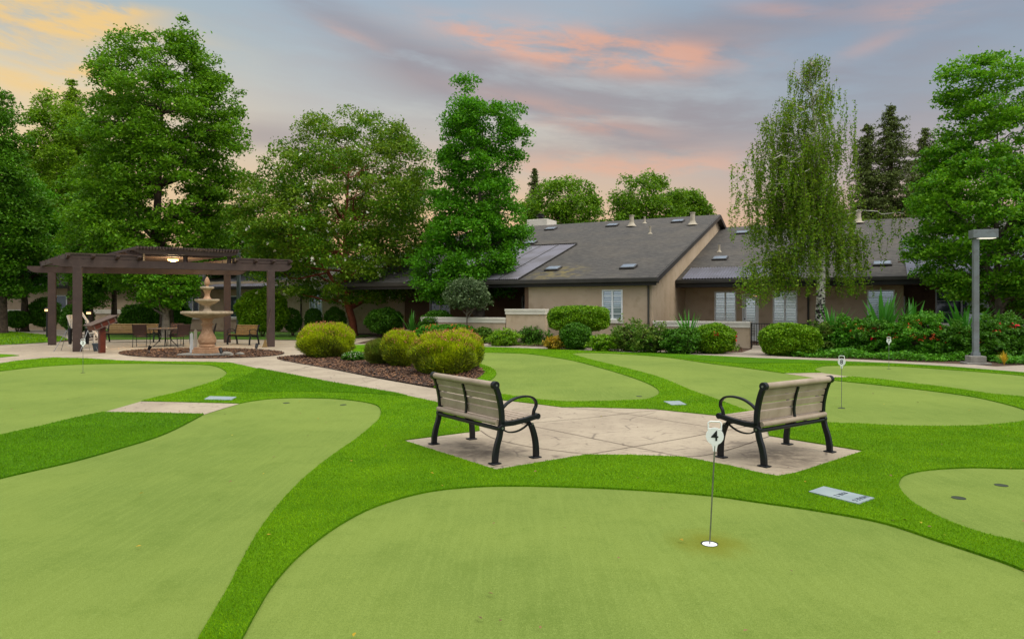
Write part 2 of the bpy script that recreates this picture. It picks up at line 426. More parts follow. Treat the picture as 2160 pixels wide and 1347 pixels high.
Fc=[(420,1520),(515,1347),(540,1300),(580,1235),(640,1170),(720,1110),(800,1070),(900,1042),(1000,1031),(1100,1029),(1250,1033),(1380,1040),(1500,1050),(1600,1064),(1729,1083),(1861,1108),(1980,1147),(2080,1180),(2160,1210),(2400,1320),(2600,1500)]
greenF=catmull(W(Fc),5,False)+[(2.6,2.2),(-1.0,2.2)]
Gc=[(2500,985),(2300,985),(2160,992),(2050,990),(1960,995),(1912,1005),(1897,1020),(1900,1038),(1930,1068),(2000,1105),(2080,1133),(2160,1153),(2400,1230),(2800,1300)]
greenG=catmull(W(Gc),5,False)
for k,g in enumerate((greenA,greenB,greenC,greenD,greenE,greenF,greenG)):
    sheet('putting_green',[g],.012+.0002*k,M['green'])
sheet('concrete_strip',[strip1],.016,M['conc']); sheet('concrete_strip',[strip2],.016,M['conc'])

far_edge=[(722,729),(800,727),(900,728),(1012,732),(1100,735),(1270,742),(1400,747),(1500,752),(1600,757),(1780,764),(1900,769),(2000,775),(2160,788),(2400,806),(3200,870)]
bed_edge=[(914,817),(960,812),(1007,800.5),(1021,789),(1015,779),(1000,772),(960,762),(860,752),(768,745),(722,744)]
turf_top=[(-500,800),(0,768),(37,762),(75,758.5),(111,755.5),(180,757),(259,762),(350,764),(452,764.8),(485,766)]
turf_path=[(544,779),(704,810),(800,826),(840,833),(918,850)]
plaza_l=[(975,868),(1019,888),(1010,903),(1012,911),(848,932),(1046,995.5),(1235,963.5)]
plaza_r=[(1330,964),(1440,968),(1540,987),(1610,1004),(1642,1009),(1680,1002),(1824,954.5),(1622,922),(1618,908),(1560,888),(1515,879),(1380,865),(1300,862.6),(1240,861),(1186,861),(1137,854.6),(1062,846),(1000,838)]
outer=W(turf_top)+W(turf_path)+W(plaza_l)+W(plaza_r)+W(bed_edge)+W(far_edge)+[(14,4),(9,1.2),(-9,1.2),(-9,2.8)]
# the left greens open to the left: turf falls into a near part and an upper-left part
near_turf_outer = W([(298,848)])
# main turf: path side, plaza, right side
L1=catmull(W(A_top),5,False)
B_run=catmull(W(B_r),5,False)
main_outer = W(turf_top)+W(turf_path)+W(plaza_l)+W(plaza_r)+W(bed_edge)+W(far_edge)+[(20,10.5)]
# right edge down, then the front, then along green B, strip and green A back to the start
main_outer += [(16,4),(9,1.6),(-1.6,1.6),B_run[-1]]
main_outer += B_run[::-1][1:] + W([(370,849.5)]) + L1[::-1]
de_hole = catmull(W(D_top),5,False)+W([(1732,787)])+catmull(W(E_top),5,False)[1:-12]
eb=catmull(W(E_bot),5,False)
de_hole = catmull(W(D_top),5,False)+catmull(W(E_top),5,False)+eb+catmull(W(D_up),5,False)
# E is open to the right: keep its end inside the turf outline
def clampx(p): return p
holes=[greenC, de_hole, greenF, greenG]
def pip(P_, poly):
    x,y=P_[:,0],P_[:,1]; ins=np.zeros(len(P_),bool); q=np.array(poly); n=len(q); j=n-1
    for i in range(n):
        xi,yi=q[i]; xj,yj=q[j]
        c=((yi>y)!=(yj>y)); xx=(xj-xi)*(y-yi)/((yj-yi) if yj!=yi else 1e-9)+xi
        ins^=(c&(x<xx)); j=i
    return ins
TZ=.030
main_outer=[p for p in main_outer]
# far right corner wide enough for greens E and G
i0=len(W(turf_top)+W(turf_path)+W(plaza_l)+W(plaza_r)+W(bed_edge)+W(far_edge))
main_outer[i0]=(24,9)
sheet('turf',[main_outer]+holes,TZ,M['turf'],skirt=.03)
left_turf=catmull(W(A_bot),5,False)+catmull(W(B_l),5,False)[::-1]+W([(330,873.5)])
left_turf=catmull(W(A_bot),5,False)+[(-9,5.6)]+catmull(W(B_l),5,False)[::-1]+W([(330,873.5)])
sheet('turf',[left_turf],TZ,M['turf_dark'],skirt=.03)
dense=W([(544,779),(532,789),(505,800),(478,811),(464,820),(472,826),(500,830),(570,830.5),(640,829),(740,831),(860,838.5),(840,833),(800,826),(704,810)])
sheet('dense_turf',[dense],TZ+.012,M['turf_dark'],skirt=.02)
dense2=W([(1300,744),(1420,755),(1499,764),(1560,768.5),(1700,767.5),(1900,771.8),(2000,777.5),(2160,790.5),(2160,788),(2000,775),(1900,769),(1780,764),(1600,757),(1500,752),(1400,747)])
sheet('dense_turf',[dense2],TZ+.012,M['turf_dark'],skirt=.02)
small_t=W([(-300,756),(0,748),(25,749),(41,751),(25,752.5),(0,755),(-300,775)])
sheet('turf',[small_t],TZ,M['turf'],skirt=.03)
sheet('putting_green',[W([(-300,785),(-300,768),(0,760.5),(20,760.5),(37,762),(0,768)])],.0145,M['green'])

# concrete: plaza with paths
path=W([(-600,765),(-300,742),(0,728.5),(60,725.5),(120,722),(200,718),(420,716),(620,718),(700,719),(735,716),(790,710),(800,713),(742,727),(722,730),(722,745),(690,750),(640,753),(585,758),(640,768),(700,780),(800,800),(912,820),(1000,836),(1062,843),(1137,852),(1186,858),(1300,860),(1400,864),(1530,878),(1640,905),(1640,920),(1840,953),(1680,1012),(1642,1016),(1440,975),(1235,970),(1046,1003),(838,931),(1000,908),(1000,890),(900,853),(800,832),(700,818),(544,783),(485,769),(452,767),(350,765.5),(180,759.5),(111,757.5),(60,763),(0,770),(-600,830)])
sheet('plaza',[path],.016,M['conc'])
farpath=W([(1008,720),(1012,717),(1034,716),(1030,727),(1090,730),(1270,735.5),(1400,741),(1500,744.5),(1565,744),(1586,737),(1588,727),(1616,727),(1612,737),(1640,752),(1720,756),(1780,757.5),(1900,763),(2055,770),(2100,774),(2160,771),(2500,775),(2500,820),(2160,790),(2000,777),(1900,771),(1780,766),(1600,759),(1500,754),(1400,749),(1270,744),(1100,737),(1000,735),(800,730),(722,732),(742,726),(900,724),(1000,727)])
sheet('path',[farpath],.017,M['conc_grey'])
backpath=W([(-900,700),(-300,686),(0,680),(60,681.5),(120,686),(180,693),(220,700),(180,712),(150,717),(146,716.5),(130,710),(60,703),(0,698),(-300,704),(-900,722)])
sheet('path',[backpath],.018,M['conc_grey'])
lawn1=W([(-900,722),(-300,704),(0,698),(60,703),(130,710),(146,716.5),(120,721),(60,725),(0,728),(-300,741),(-900,770)])
sheet('lawn',[lawn1],.022,M['lawn'])
sheet('lawn',[W([(225,703),(430,700),(620,701),(700,702),(790,708),(735,715),(700,718),(620,717),(420,715),(225,717)])],.022,M['lawn'])
sheet('lawn',[W([(-900,690),(-900,676),(0,672),(120,678),(260,690),(225,698),(180,692),(120,685.5),(60,681),(0,679.5),(-300,685)])],.022,M['lawn'])
sheet('mulch_bed',[catmull(W([(585,758),(625,751),(735,744),(860,749),(960,760),(1000,770),(1015,778),(1021,789),(1007,800.5),(960,811),(914,817),(800,798),(690,778)]),4,True)],.024,M['mulch'])
fr=[(425+175*math.cos(a),746+11*math.sin(a)) for a in [2*math.pi*k/40 for k in range(40)]]
sheet('mulch_bed',[W(fr)],.024,M['mulch'])
# joints in the stamped plaza
def joint(pts, w=.011, z=.0205):
    w2=catmull(W(pts),6,False) if len(pts)>2 else W(pts); L=[];Rr=[]
    for i,p in enumerate(w2):
        a=Vector(w2[max(i-1,0)]); b=Vector(w2[min(i+1,len(w2)-1)]); d=(b-a).normalized(); n=Vector((-d.y,d.x))*w/2
        L.append((p[0]+n.x,p[1]+n.y)); Rr.append((p[0]-n.x,p[1]-n.y))
    mb=MB(); n=len(L); mb.v=[(x,y,z) for x,y in L+Rr]; mb.f=[(i,i+1,n+i+1,n+i) for i in range(n-1)]
    return mb
jm=MB()
for pts in ([(1014,910.6),(1044,928),(1129,947),(1240,961)],[(1100,896),(1133,903),(1240,925),(1440,967)],[(1100,898),(1137,893),(1240,883.5),(1330,873),(1400,866)],[(1240,961.5),(1440,927),(1517,912),(1610,896)],[(1200,862),(1300,872),(1440,894),(1517,906),(1560,913)],[(1260,963),(1440,966.5),(1522,955.5),(1622,923)],[(940,845),(905,853)],[(800,800),(740,815)],[(660,772),(600,788)],[(560,760),(480,766)]):
    j=joint(pts); jm.add(j.v,j.f)
o=jm.build('joint_lines',M['seam']); o['kind']='structure'

# plates in the turf
def plate(c4, lines, label, dirs):
    """c4: ground corners near-left... given as px; dirs=(row direction, down direction) world"""
    w=[Vector((*G(*p),0)) for p in c4]; c=sum(w,Vector())/4
    t=thing('hole_plate',label,'plate',(c.x,c.y,0),0,'hole plates in the turf')
    mb=MB(); loc=[(p-c) for p in w]
    mb.prism([(p.x,p.y) for p in loc],.024,.040).build('panel',M['plate'],t,bevel=.002)
    rd=Vector(dirs[0]).normalized(); dd=Vector((rd.y,-rd.x))
    for txt,size,off,al in lines:
        cu=bpy.data.curves.new('txt','FONT'); cu.body=txt; cu.size=size; cu.align_x='CENTER'; cu.align_y='CENTER'; cu.extrude=.0008
        tmp=bpy.data.objects.new('tmp',cu); COL.objects.link(tmp); bpy.context.view_layer.update()
        me=bpy.data.meshes.new_from_object(tmp.evaluated_get(bpy.context.evaluated_depsgraph_get())); bpy.data.objects.remove(tmp)
        me.materials.clear(); me.materials.append(M['platetext'])
        ob=bpy.data.objects.new('lettering',me); COL.objects.link(ob); ob.parent=t
        ob.location=(dd.x*off+rd.x*al, dd.y*off+rd.y*al, .0415); ob.rotation_euler=(0,0,math.atan2(rd.y,rd.x))
    return t
p5=[(1705.5,1045),(1811,1071.5),(1844.6,1059),(1737.5,1034)]
def dirv(a,b):
    A,B=G(*a),G(*b); return (B[0]-A[0],B[1]-A[1])
plate(p5,[('HOLE 5',.066,-.16,0),('PAR 2',.066,.0,0)],'pale metal plate in the turf right of the number 4 marker, reading PAR 2',(dirv((1844.6,1059),(1811,1071.5)),))
plate([(1400,850.5),(1416,858),(1449,857.5),(1433,849.5)],[],'small pale plate sunk in the turf left of the right bench',(dirv((1416,858),(1449,857.5)),))
plate([(430,846),(488,847.5),(499,841),(442,839.5)],[],'pale plate sunk in the turf above the left concrete strip',(dirv((499,841),(488,847.5)),))
PLATES=[W(p5),W([(1400,850.5),(1416,858),(1449,857.5),(1433,849.5)]),W([(430,846),(488,847.5),(499,841),(442,839.5)])]

# grass blades of the rough (artificial pile), denser where it is near
def blades(name, region, excl, bands, matl, z0):
    V=[]
    for y0,y1,dens,h,w in bands:
        x0,x1=-1.0*y1-1, 1.0*y1+1
        n=int((x1-x0)*(y1-y0)*dens); p=np.stack([RNG.uniform(x0,x1,n),RNG.uniform(y0,y1,n)],1)
        p=p[np.abs(p[:,0])<p[:,1]*.80+.6]
        p=p[pip(p,region)]
        for e in excl: 
            if len(p): p=p[~pip(p,e)]
        n=len(p)
        if not n: continue
        a=RNG.uniform(0,2*math.pi,n); hh=h*RNG.uniform(.6,1.25,n); ww=w*RNG.uniform(.7,1.3,n)
        lean=RNG.normal(0,.45,(n,2))*hh[:,None]
        dx=np.stack([np.cos(a),np.sin(a)],1)*ww[:,None]/2
        v=np.zeros((n,3,3)); v[:,0,:2]=p-dx; v[:,1,:2]=p+dx; v[:,:2,2]=z0; v[:,2,:2]=p+lean; v[:,2,2]=z0+hh
        V.append(v.reshape(-1,3))
    o=fastmesh(name,np.concatenate(V),3,matl); o['kind']='stuff'; return o
bands=[(2.6,4.2,19000,.013,.003),(4.2,6.2,12000,.014,.004),(6.2,9,6000,.015,.0055),(9,14,2200,.018,.009),(14,27,650,.02,.015)]
g=blades('grass',main_outer,holes+PLATES,bands,M['blade'],TZ); g['label']='bright green pile of the rough turf between the putting greens'
g=blades('grass',left_turf,[],[(4,6.2,10000,.017,.0045),(6.2,9,5000,.018,.006),(9,14,2200,.018,.009)],M['blade_dark'],TZ); g['label']='darker green pile of the wedge of turf at the left edge'
g=blades('grass',dense,[],[(9,14,3000,.022,.009),(14,20,1500,.024,.015)],M['blade_dark'],TZ+.012); g['label']='darker raised pile patch beside the left path'
# lawns
def lawnblades(pts,label):
    g=blades('grass',pts,[],[(22,60,90,.05,.05)],M['blade'],.022); g['label']=label
lawnblades(lawn1,'sunlit lawn grass left of the pergola')

# bark chips on the island bed
def chips(poly, n, label):
    q=np.array(poly); p=np.stack([RNG.uniform(q[:,0].min(),q[:,0].max(),n),RNG.uniform(q[:,1].min(),q[:,1].max(),n)],1); p=p[pip(p,poly)]; n=len(p)
    a=RNG.uniform(0,6.28,n); L=RNG.uniform(.015,.045,n); w=RNG.uniform(.005,.014,n)
    d=np.stack([np.cos(a),np.sin(a)],1)*L[:,None]; e=np.stack([-np.sin(a),np.cos(a)],1)*w[:,None]
    v=np.zeros((n,4,3)); v[:,0,:2]=p-d-e; v[:,1,:2]=p+d-e; v[:,2,:2]=p+d+e; v[:,3,:2]=p-d+e; v[:,:,2]=.03+RNG.uniform(0,.03,(n,4))
    o=fastmesh('bark_chips',v.reshape(-1,3),4,[M['chip1'],M['chip2'],M['chip3']],None,RNG.integers(0,3,n)); o['kind']='stuff'; o['label']=label
M['chip1']=mat('chip_brown','54392a','664834',9,.9); M['chip2']=mat('chip_dark','2f221c','3a2a22',9,.9); M['chip3']=mat('chip_tan','8a6648','785438',9,.9)
chips(catmull(W([(585,758),(625,751),(735,744),(860,749),(960,760),(1000,770),(1015,778),(1021,789),(1007,800.5),(960,811),(914,817),(800,798),(690,778)]),4,True),26000,'brown bark chips under the island bushes')
chips(W(fr),12000,'brown bark chips round the fountain')

# cups
def ring_cup(px,py,label,big=False):
    x,y=G(px,py); t=thing('golf_cup',label,'cup',(x,y,0),0,'cups sunk in the greens')
    r=.052
    mb=MB(); mb.tube([(r*math.cos(a),r*math.sin(a),.0145) for a in [k*math.pi/16 for k in range(33)]],.0022,5).build('rim',M['dark_cup'],t)
    mb=MB(); mb.prism([((r-.003)*math.cos(a),(r-.003)*math.sin(a)) for a in [k*math.pi/16 for k in range(32)]],.0132,.0146)
    mb.build('floor_disc',M['cup'] if big else M['dark_cup'],t)
    if big:
        k=MB(); pts=[(math.cos(a)*(r+.003),math.sin(a)*(r+.003),.0165) for a in [i*math.pi/16 for i in range(0,17)]]
        k.tube(pts,.003,5).build('lip',M['dark_cup'],t)
    return t
ring_cup(1497,1151,'white lined cup at the foot of the number 4 marker',True)
ring_cup(1775,862,'small dark cup at the foot of the number 8 marker')
ring_cup(175,787,'tiny dark cup at the foot of the number 2 marker')
ring_cup(1875,779,'tiny dark cup at the foot of the number 7 marker')
ring_cup(2022,1053,'small dark cup in the right edge green, nearer the left rim')
ring_cup(2112,1026,'small dark cup in the right edge green, nearer the far rim')
ring_cup(1348,837,'tiny dark cup near the right tip of the middle green')
ring_cup(604,851,'tiny dark cup at the far end of the big left green, left one')
ring_cup(724,855,'tiny dark cup at the far end of the big left green, right one')

# hole markers
def marker(px,py,num,label,face=0.0,lean=(0,0)):
    x,y=G(px,py); t=thing('hole_marker',label,'marker',(x,y,.012),face,'numbered hole markers')
    top=Vector((lean[0],lean[1],.66))
    MB().tube([(0,0,-.0),top*.5,top],.0048,8).build('rod',M['steel'],t,smooth=True)
    mb=MB(); r=.058; c=.725; n=28
    disc=[]
    for k in range(n):
        a=-math.pi/2+2*math.pi*k/n; disc.append((r*math.cos(a),r*math.sin(a)))
    outline=[(-.012,-.105),(.012,-.105),(.016,-.075)]+[p for p in disc if p[1]>-.050 and p[0]>0]+[p for p in disc if p[1]>-.05 and p[0]<=0]+[(-.016,-.075)]
    # order around by angle
    outline=disc
    Mx=Matrix.Translation((lean[0],lean[1],c)) @ Matrix.Rotation(math.pi/2,4,'X')
    mb.prism(outline,-.004,.004,Mx); mb.build('number_plate',M['white'],t,bevel=.0012)
    MB().prism([(-.011,-.10),(.011,-.10),(.014,-.075),(.024,-.050),(-.024,-.050),(-.014,-.075)],-.0035,.0035,Mx).build('neck',M['white'],t)
    hl=MB(); w,h0,h1=.042,.048,.098
    pts=[(-w,h0-.006),(-w,h1-.01),(-w+.01,h1),(w-.01,h1),(w,h1-.01),(w,h0-.006),]
    pts3=[Vector((lean[0]+a,lean[1],c+b)) for a,b in pts]
    hl.tube(pts3,.0052,6); hl.tube([Vector((lean[0]-w,lean[1],c+h0)),Vector((lean[0]+w,lean[1],c+h0))],.0052,6)
    hl.build('handle',M['white'],t,smooth=True)
    cu=bpy.data.curves.new('txt','FONT'); cu.body=num; cu.size=.095; cu.align_x='CENTER'; cu.align_y='CENTER'; cu.extrude=.0006; cu.offset=.0012
    tmp=bpy.data.objects.new('tmp',cu); COL.objects.link(tmp); bpy.context.view_layer.update()
    me=bpy.data.meshes.new_from_object(tmp.evaluated_get(bpy.context.evaluated_depsgraph_get())); bpy.data.objects.remove(tmp)
    me.materials.clear(); me.materials.append(M['number'])
    ob=bpy.data.objects.new('number',me); COL.objects.link(ob); ob.parent=t
    ob.location=(lean[0],lean[1]-.0055,c); ob.rotation_euler=(math.pi/2,0,0)
    return t
marker(1497,1151,'4','white number 4 hole marker on a steel rod in the foreground green',R(-12),(.033,.004))
marker(1775,862,'8','white number 8 hole marker just behind the right bench',R(-48),(.003,0))
marker(1875,779,'7','small white number 7 hole marker on the far right green',R(-45),(0,0))
marker(175,787,'2','small white number 2 hole marker in front of the left pergola post',R(20),(0,0))

# ================================================================== benches
def make_bench(label, L=1.25, slatm='slat'):
    t=thing('park_bench',label,'bench',(0,0,0),0,'park benches with slats')
    hx=L/2
    def leg(s,pts,foot):
        mb=MB(); pts=catmull(pts,4,False); n=len(pts)
        mb.ribbon([(s*hx,p[0],p[1]) for p in pts],.042,[.062-.014*abs(i/(n-1)-.2) for i in range(n)])
        mb.box(s*hx-.045,s*hx+.045,foot-.065,foot+.045,0,.012)
        mb.build('leg',M['iron'],t,smooth=True,bevel=.004)
    for s in (1,-1):
        leg(s,[(-.262,.0),(-.258,.08),(-.238,.18),(-.205,.28),(-.19,.37)],-.255)
        leg(s,[(.262,.0),(.262,.08),(.252,.18),(.225,.28),(.19,.36)],.262)
        mb=MB()
        bk=catmull([(-.19,.33),(-.178,.42),(-.182,.52),(-.20,.62),(-.225,.71),(-.258,.79)],5,False)
        mb.ribbon([(s*hx,a,b) for a,b in bk],.042,[.05]*len(bk))
        mb.lathe([(.036,-.024),(.036,.024)],seg=18) if 0 else None
        # rolled top and joint bosses
        for (yy,zz,rr) in ((-.262,.795,.042),(-.188,.355,.036)):
            mb.tube([(s*hx-.025,yy,zz),(s*hx+.025,yy,zz)],rr,18)
        mb.build('back_post',M['iron'],t,smooth=True,bevel=.003)
        mb=MB()
        mb.ribbon([(s*hx,-.20,.395),(s*hx,-.05,.392),(s*hx,.12,.408),(s*hx,.275,.435)],.042,[.055,.05,.05,.05]); mb.tube([(s*hx-.025,.275,.435),(s*hx+.025,.275,.435)],.032,18)
        mb.build('seat_rail',M['iron'],t,smooth=True,bevel=.003)
        mb=MB()
        sc=catmull([(-.175,.345),(-.10,.305),(.0,.30),(.09,.325),(.19,.38)],6,False)
        mb.ribbon([(s*hx,a,b) for a,b in sc],.022,.014); mb.build('brace_scroll',M['iron'],t,smooth=True)
        mb=MB()
        ar=catmull([(-.19,.535),(-.12,.595),(-.02,.640),(.10,.655),(.20,.640),(.255,.595),(.262,.545),(.235,.495),(.225,.43)],6,False)
        mb.ribbon([(s*hx,a,b) for a,b in ar],.040,.020); mb.build('armrest',M['iron'],t,smooth=True,bevel=.003)
    # bolt heads
    for s in (1,-1):
        for yy,zz in ((-.262,.795),(-.188,.355),(.195,.365)):
            MB().tube([(s*(hx+.022),yy,zz),(s*(hx+.032),yy,zz)],.011,10).build('bolt',M['steel'],t)
    a,b=-hx+.021,hx-.021
    # top roll
    mb=MB(); mb.tube([(a,-.262,.795),(b,-.262,.795)],.034,18); mb.build('top_rail',M[slatm],t,smooth=True)
    # back slats follow the post curve
    prof=[(-.232,.728,.034,.066,-.30),(-.207,.655,.034,.066,-.26),(-.188,.578,.034,.066,-.2),(-.176,.488,.034,.092,-.08)]
    for yy,zz,th,hh,rot in prof:
        Mx=Matrix.Translation((0,yy,zz))@Matrix.Rotation(-rot,4,'X')
        MB().box(a,b,-.012,.012,-hh/2,hh/2,Mx).build('back_slat',M[slatm],t,bevel=.006)
    for i in range(6):
        yy=-.145+.075*i; zz=.418+.0008*i+max(0,i-2)*.004
        Mx=Matrix.Translation((0,yy,zz))@Matrix.Rotation(.05,4,'X')
        MB().box(a,b,-.032,.032,-.012,.012,Mx).build('seat_slat',M[slatm],t,bevel=.006)
    MB().tube([(a,-.218,.408),(b,-.218,.408)],.028,14).build('seat_slat',M[slatm],t,smooth=True)
    MB().tube([(a,-.200,.345),(b,-.200,.345)],.022,14).build('cross_tube',M['iron'],t,smooth=True)
    MB().tube([(a,.19,.37),(b,.19,.37)],.018,12).build('cross_tube',M['iron'],t,smooth=True)
    mb=MB(); cp=catmull([(.24,.40),(.0,.375),(-.19,.37),(-.222,.40),(-.212,.50),(-.222,.6),(-.245,.70),(-.262,.752)],5,False)
    mb.ribbon([(0,p,q) for p,q in cp],.030,.018); mb.build('centre_strap',M['iron'],t,smooth=True,bevel=.002)
    return t
bench=make_bench('tan slatted bench with black iron frame on the left corner of the plaza')
bench.location=(-.325,7.615,.018); bench.rotation_euler=(0,0,R(-54.2))
b2=dup(bench,(2.845,7.405,.018),R(35.4),'tan slatted bench on the right corner of the plaza, behind the number 4 marker')
b2.scale=(.955,1,1)
# ================================================================== pergola
PP=[Vector((-19.4,29.0,0)),Vector((-15.6,24.68,0)),Vector((-12.8,30.9,0)),Vector((-9.72,27.7,0))]  # back-left, front-left, back-right, front-right
pg=thing('pergola','dark brown wooden pergola with a raised slatted roof over the fountain patio','pergola',tuple(PP[1]))
def rel(v): return Vector(v)-PP[1]
for i,p in enumerate(PP):
    q=rel(p); d=(PP[3]-PP[1]).normalized(); a=math.atan2(d.y,d.x)
    Mx=Matrix.Translation(q)@Matrix.Rotation(a,4,'Z')
    MB().box(-.14,.14,-.14,.14,.016,3.06,Mx).build('post',M['pergola'],pg,bevel=.01)
def lerp(a,b,t): return a+(b-a)*t
def scroll_beam(a,b,z,h,w,name,par=pg):
    """timber with scroll cut ends"""
    a=Vector(a);b=Vector(b); d=(b-a).normalized(); L=(b-a).length
    prof=[(0,h),(L,h),(L,h*.62),(L-.06,h*.5),(L-.10,h*.30),(L-.20,h*.12),(L-.34,0),(.34,0),(.20,h*.12),(.10,h*.30),(.06,h*.5),(0,h*.62)]
    mb=MB(); n=Vector((-d.y,d.x,0))*w/2; k=len(prof)
    vs=[a+d*u+Vector((0,0,z+v))+n for u,v in prof]+[a+d*u+Vector((0,0,z+v))-n for u,v in prof]
    mb.add(vs,[tuple(range(k)),tuple(range(k,2*k))[::-1]]+[(i,(i+1)%k,(i+1)%k+k,i+k) for i in range(k)])
    return mb.build(name,M['pergola'],par)
BL,FL,BR,FR=[rel(p) for p in PP]
fd=(FR-FL); bd=(BR-BL)
nf=Vector((-fd.y,fd.x,0)).normalized()
for off in (-.10,.10):
    scroll_beam(FL-fd*.125+nf*off, FR+fd*.12+nf*off, 3.05,.27,.07,'main_beam')
    scroll_beam(BL-bd*.13+nf*off, BR+bd*.115+nf*off, 3.052,.27,.07,'main_beam')
def line_t(t,s): # s 0 front .. 1 back
    return lerp(FL+fd*t, BL+bd*t, s)
for t_ in (-.05,.065,.18,.285,.79,.90,1.0,1.10):
    scroll_beam(line_t(t_,-.075), line_t(t_,1.075), 3.325,.17,.10,'rafter')
# purlins along the wings
for (ta,tb) in ((-.06,.295),(.78,1.11)):
    for s in (-.02,.22,.5,.78,1.02):
        a,b=line_t(ta,s),line_t(tb,s)
        MB().bar(a+Vector((0,0,3.42)),b+Vector((0,0,3.42)),.05,.13).build('purlin',M['pergola'],pg)
    for k in range(9):
        s=-.05+1.1*k/8+.02
        a,b=line_t(ta,s),line_t(tb,s)
        MB().bar(a+Vector((0,0,3.52)),b+Vector((0,0,3.52)),.04,.04).build('slat',M['pergola'],pg)
# raised middle roof
for s in (0.0,1.0):
    for t_ in (.31,.53,.765):
        p=line_t(t_,s); Mx=Matrix.Translation(p)
        MB().box(-.06,.06,-.06,.06,3.30,3.62,Mx).build('riser',M['pergola'],pg)
for s in (-.045,.2,.45,.7,.95,1.04):
    scroll_beam(line_t(.262,s), line_t(.80,s), 3.58,.17,.07,'roof_beam')
lv=MB()
for k in range(34):
    t_=.272+.52*k/33
    lv=MB(); lv.bar(line_t(t_,-.09)+Vector((0,0,3.80)), line_t(t_,1.08)+Vector((0,0,3.80)),.045,.09)
    lv.build('louvre',M['pergola'],pg)
# ceiling lamp
lp=line_t(.53,.30)
cl=thing('ceiling_lamp','lit warm ceiling lamp under the raised roof of the pergola','lamp',tuple(PP[1]+lp+Vector((0,0,3.52))))
MB().lathe([(.02,.06),(.05,.05),(.20,.02),(.22,0)],seg=20).build('canopy',M['iron_dull'],cl,smooth=True)
MB().lathe([(.20,.012),(.21,-.03),(.14,-.08),(.01,-.10)],seg=20).build('globe',M['lampglow'],cl,smooth=True)
ld=bpy.data.lights.new('lamp_light','POINT'); ld.energy=260; ld.color=(1,.72,.38); ld.shadow_soft_size=.2
lo=bpy.data.objects.new('lamp_light',ld); COL.objects.link(lo); lo.parent=cl; lo.location=(0,0,-.18)

# ================================================================== fountain
fx,fy=G(437,750)
ft=thing('fountain','three tiered stone fountain with a pineapple finial beside the pergola','fountain',(fx,fy,.02))
MB().prism([(-.80,-.45),(.35,-.55),(.72,-.35),(.70,.35),(-.2,.45),(-.75,.35)],0,.07).build('base_slab',M['concrete_base'],ft,bevel=.03)
mb=MB(); Mz=Matrix.Rotation(R(-12),4,'Z'); mb.box(-.33,.33,-.33,.33,.07,.20,Mz); mb.box(-.30,.30,-.30,.30,.20,.27,Mz); mb.build('plinth',M['rust'],ft,bevel=.015)
ped=[(.20,.27),(.245,.29),(.25,.33),(.22,.36),(.255,.40),(.285,.47),(.28,.55),(.25,.63),(.20,.72),(.165,.82),(.155,.92),(.16,.98),(.20,1.0),(.20,1.03),(.165,1.05),(.155,1.10),(.18,1.17),(.24,1.23),(.10,1.25)]
MB().lathe([(.05,.27)]+ped,seg=32).build('pedestal',M['rust'],ft,smooth=True)
MB().lathe([(.10,1.20),(.30,1.22),(.5,1.255),(.66,1.31),(.76,1.36),(.80,1.375),(.805,1.42),(.79,1.445),(.74,1.45),(.70,1.43),(.66,1.37),(.4,1.30),(.02,1.28)],seg=40).build('large_basin',M['stone'],ft,smooth=True)
MB().lathe([(.02,1.27),(.15,1.40),(.15,1.46),(.12,1.50),(.085,1.56),(.10,1.62),(.13,1.66),(.02,1.68)],seg=24).build('middle_stem',M['stone'],ft,smooth=True)
MB().lathe([(.05,1.64),(.14,1.65),(.24,1.70),(.32,1.76),(.375,1.79),(.385,1.83),(.37,1.85),(.33,1.845),(.29,1.80),(.02,1.76)],seg=36,lobes=12,amp=.012).build('middle_basin',M['stone'],ft,smooth=True)
MB().lathe([(.02,1.75),(.13,1.83),(.135,1.87),(.10,1.90),(.075,1.98),(.085,2.05),(.115,2.12),(.12,2.15),(.02,2.16)],seg=20).build('top_stem',M['rust'],ft,smooth=True)
MB().lathe([(.05,2.13),(.12,2.15),(.18,2.19),(.215,2.21),(.218,2.24),(.20,2.255),(.16,2.235),(.02,2.21)],seg=28).build('top_basin',M['stone'],ft,smooth=True)
mb=MB(); mb.lathe([(.02,2.21),(.05,2.27),(.035,2.30),(.06,2.32),(.082,2.37),(.085,2.42),(.07,2.48),(.045,2.54),(.02,2.58),(.005,2.60)],seg=16,lobes=8,amp=.06).build('finial',M['rust'],ft,smooth=True)
for k in range(5):
    x,y=G(*[(466,751),(478,753),(505,750),(455,753),(388,752)][k]); r=[.16,.12,.18,.09,.1][k]
    pass
def rock(px,py,r,label):
    x,y=G(px,py); t=MB(); bm=bmesh.new(); bmesh.ops.create_icosphere(bm,subdivisions=3,radius=1)
    rr=random.Random(int(px)); off=Vector((rr.random()*9,rr.random()*9,0))
    from mathutils import noise as mn
    for v in bm.verts:
        v.co*= 1+.28*mn.noise(v.co*1.3+off); v.co=Vector((v.co.x*r,v.co.y*r*.75,v.co.z*r*.42))
    me=bpy.data.meshes.new('garden_rock'); bm.to_mesh(me); bm.free(); me.materials.append(M['rock']); me.polygons.foreach_set('use_smooth',[True]*len(me.polygons))
    o=bpy.data.objects.new('garden_rock',me); COL.objects.link(o); o.location=(x,y,.03+r*.18); tag(o,label,'rock','rocks beside the fountain')
rock(478,752,.22,'larger pale rock right of the fountain base'); rock(506,750,.14,'flat small pale rock farther right of the fountain')
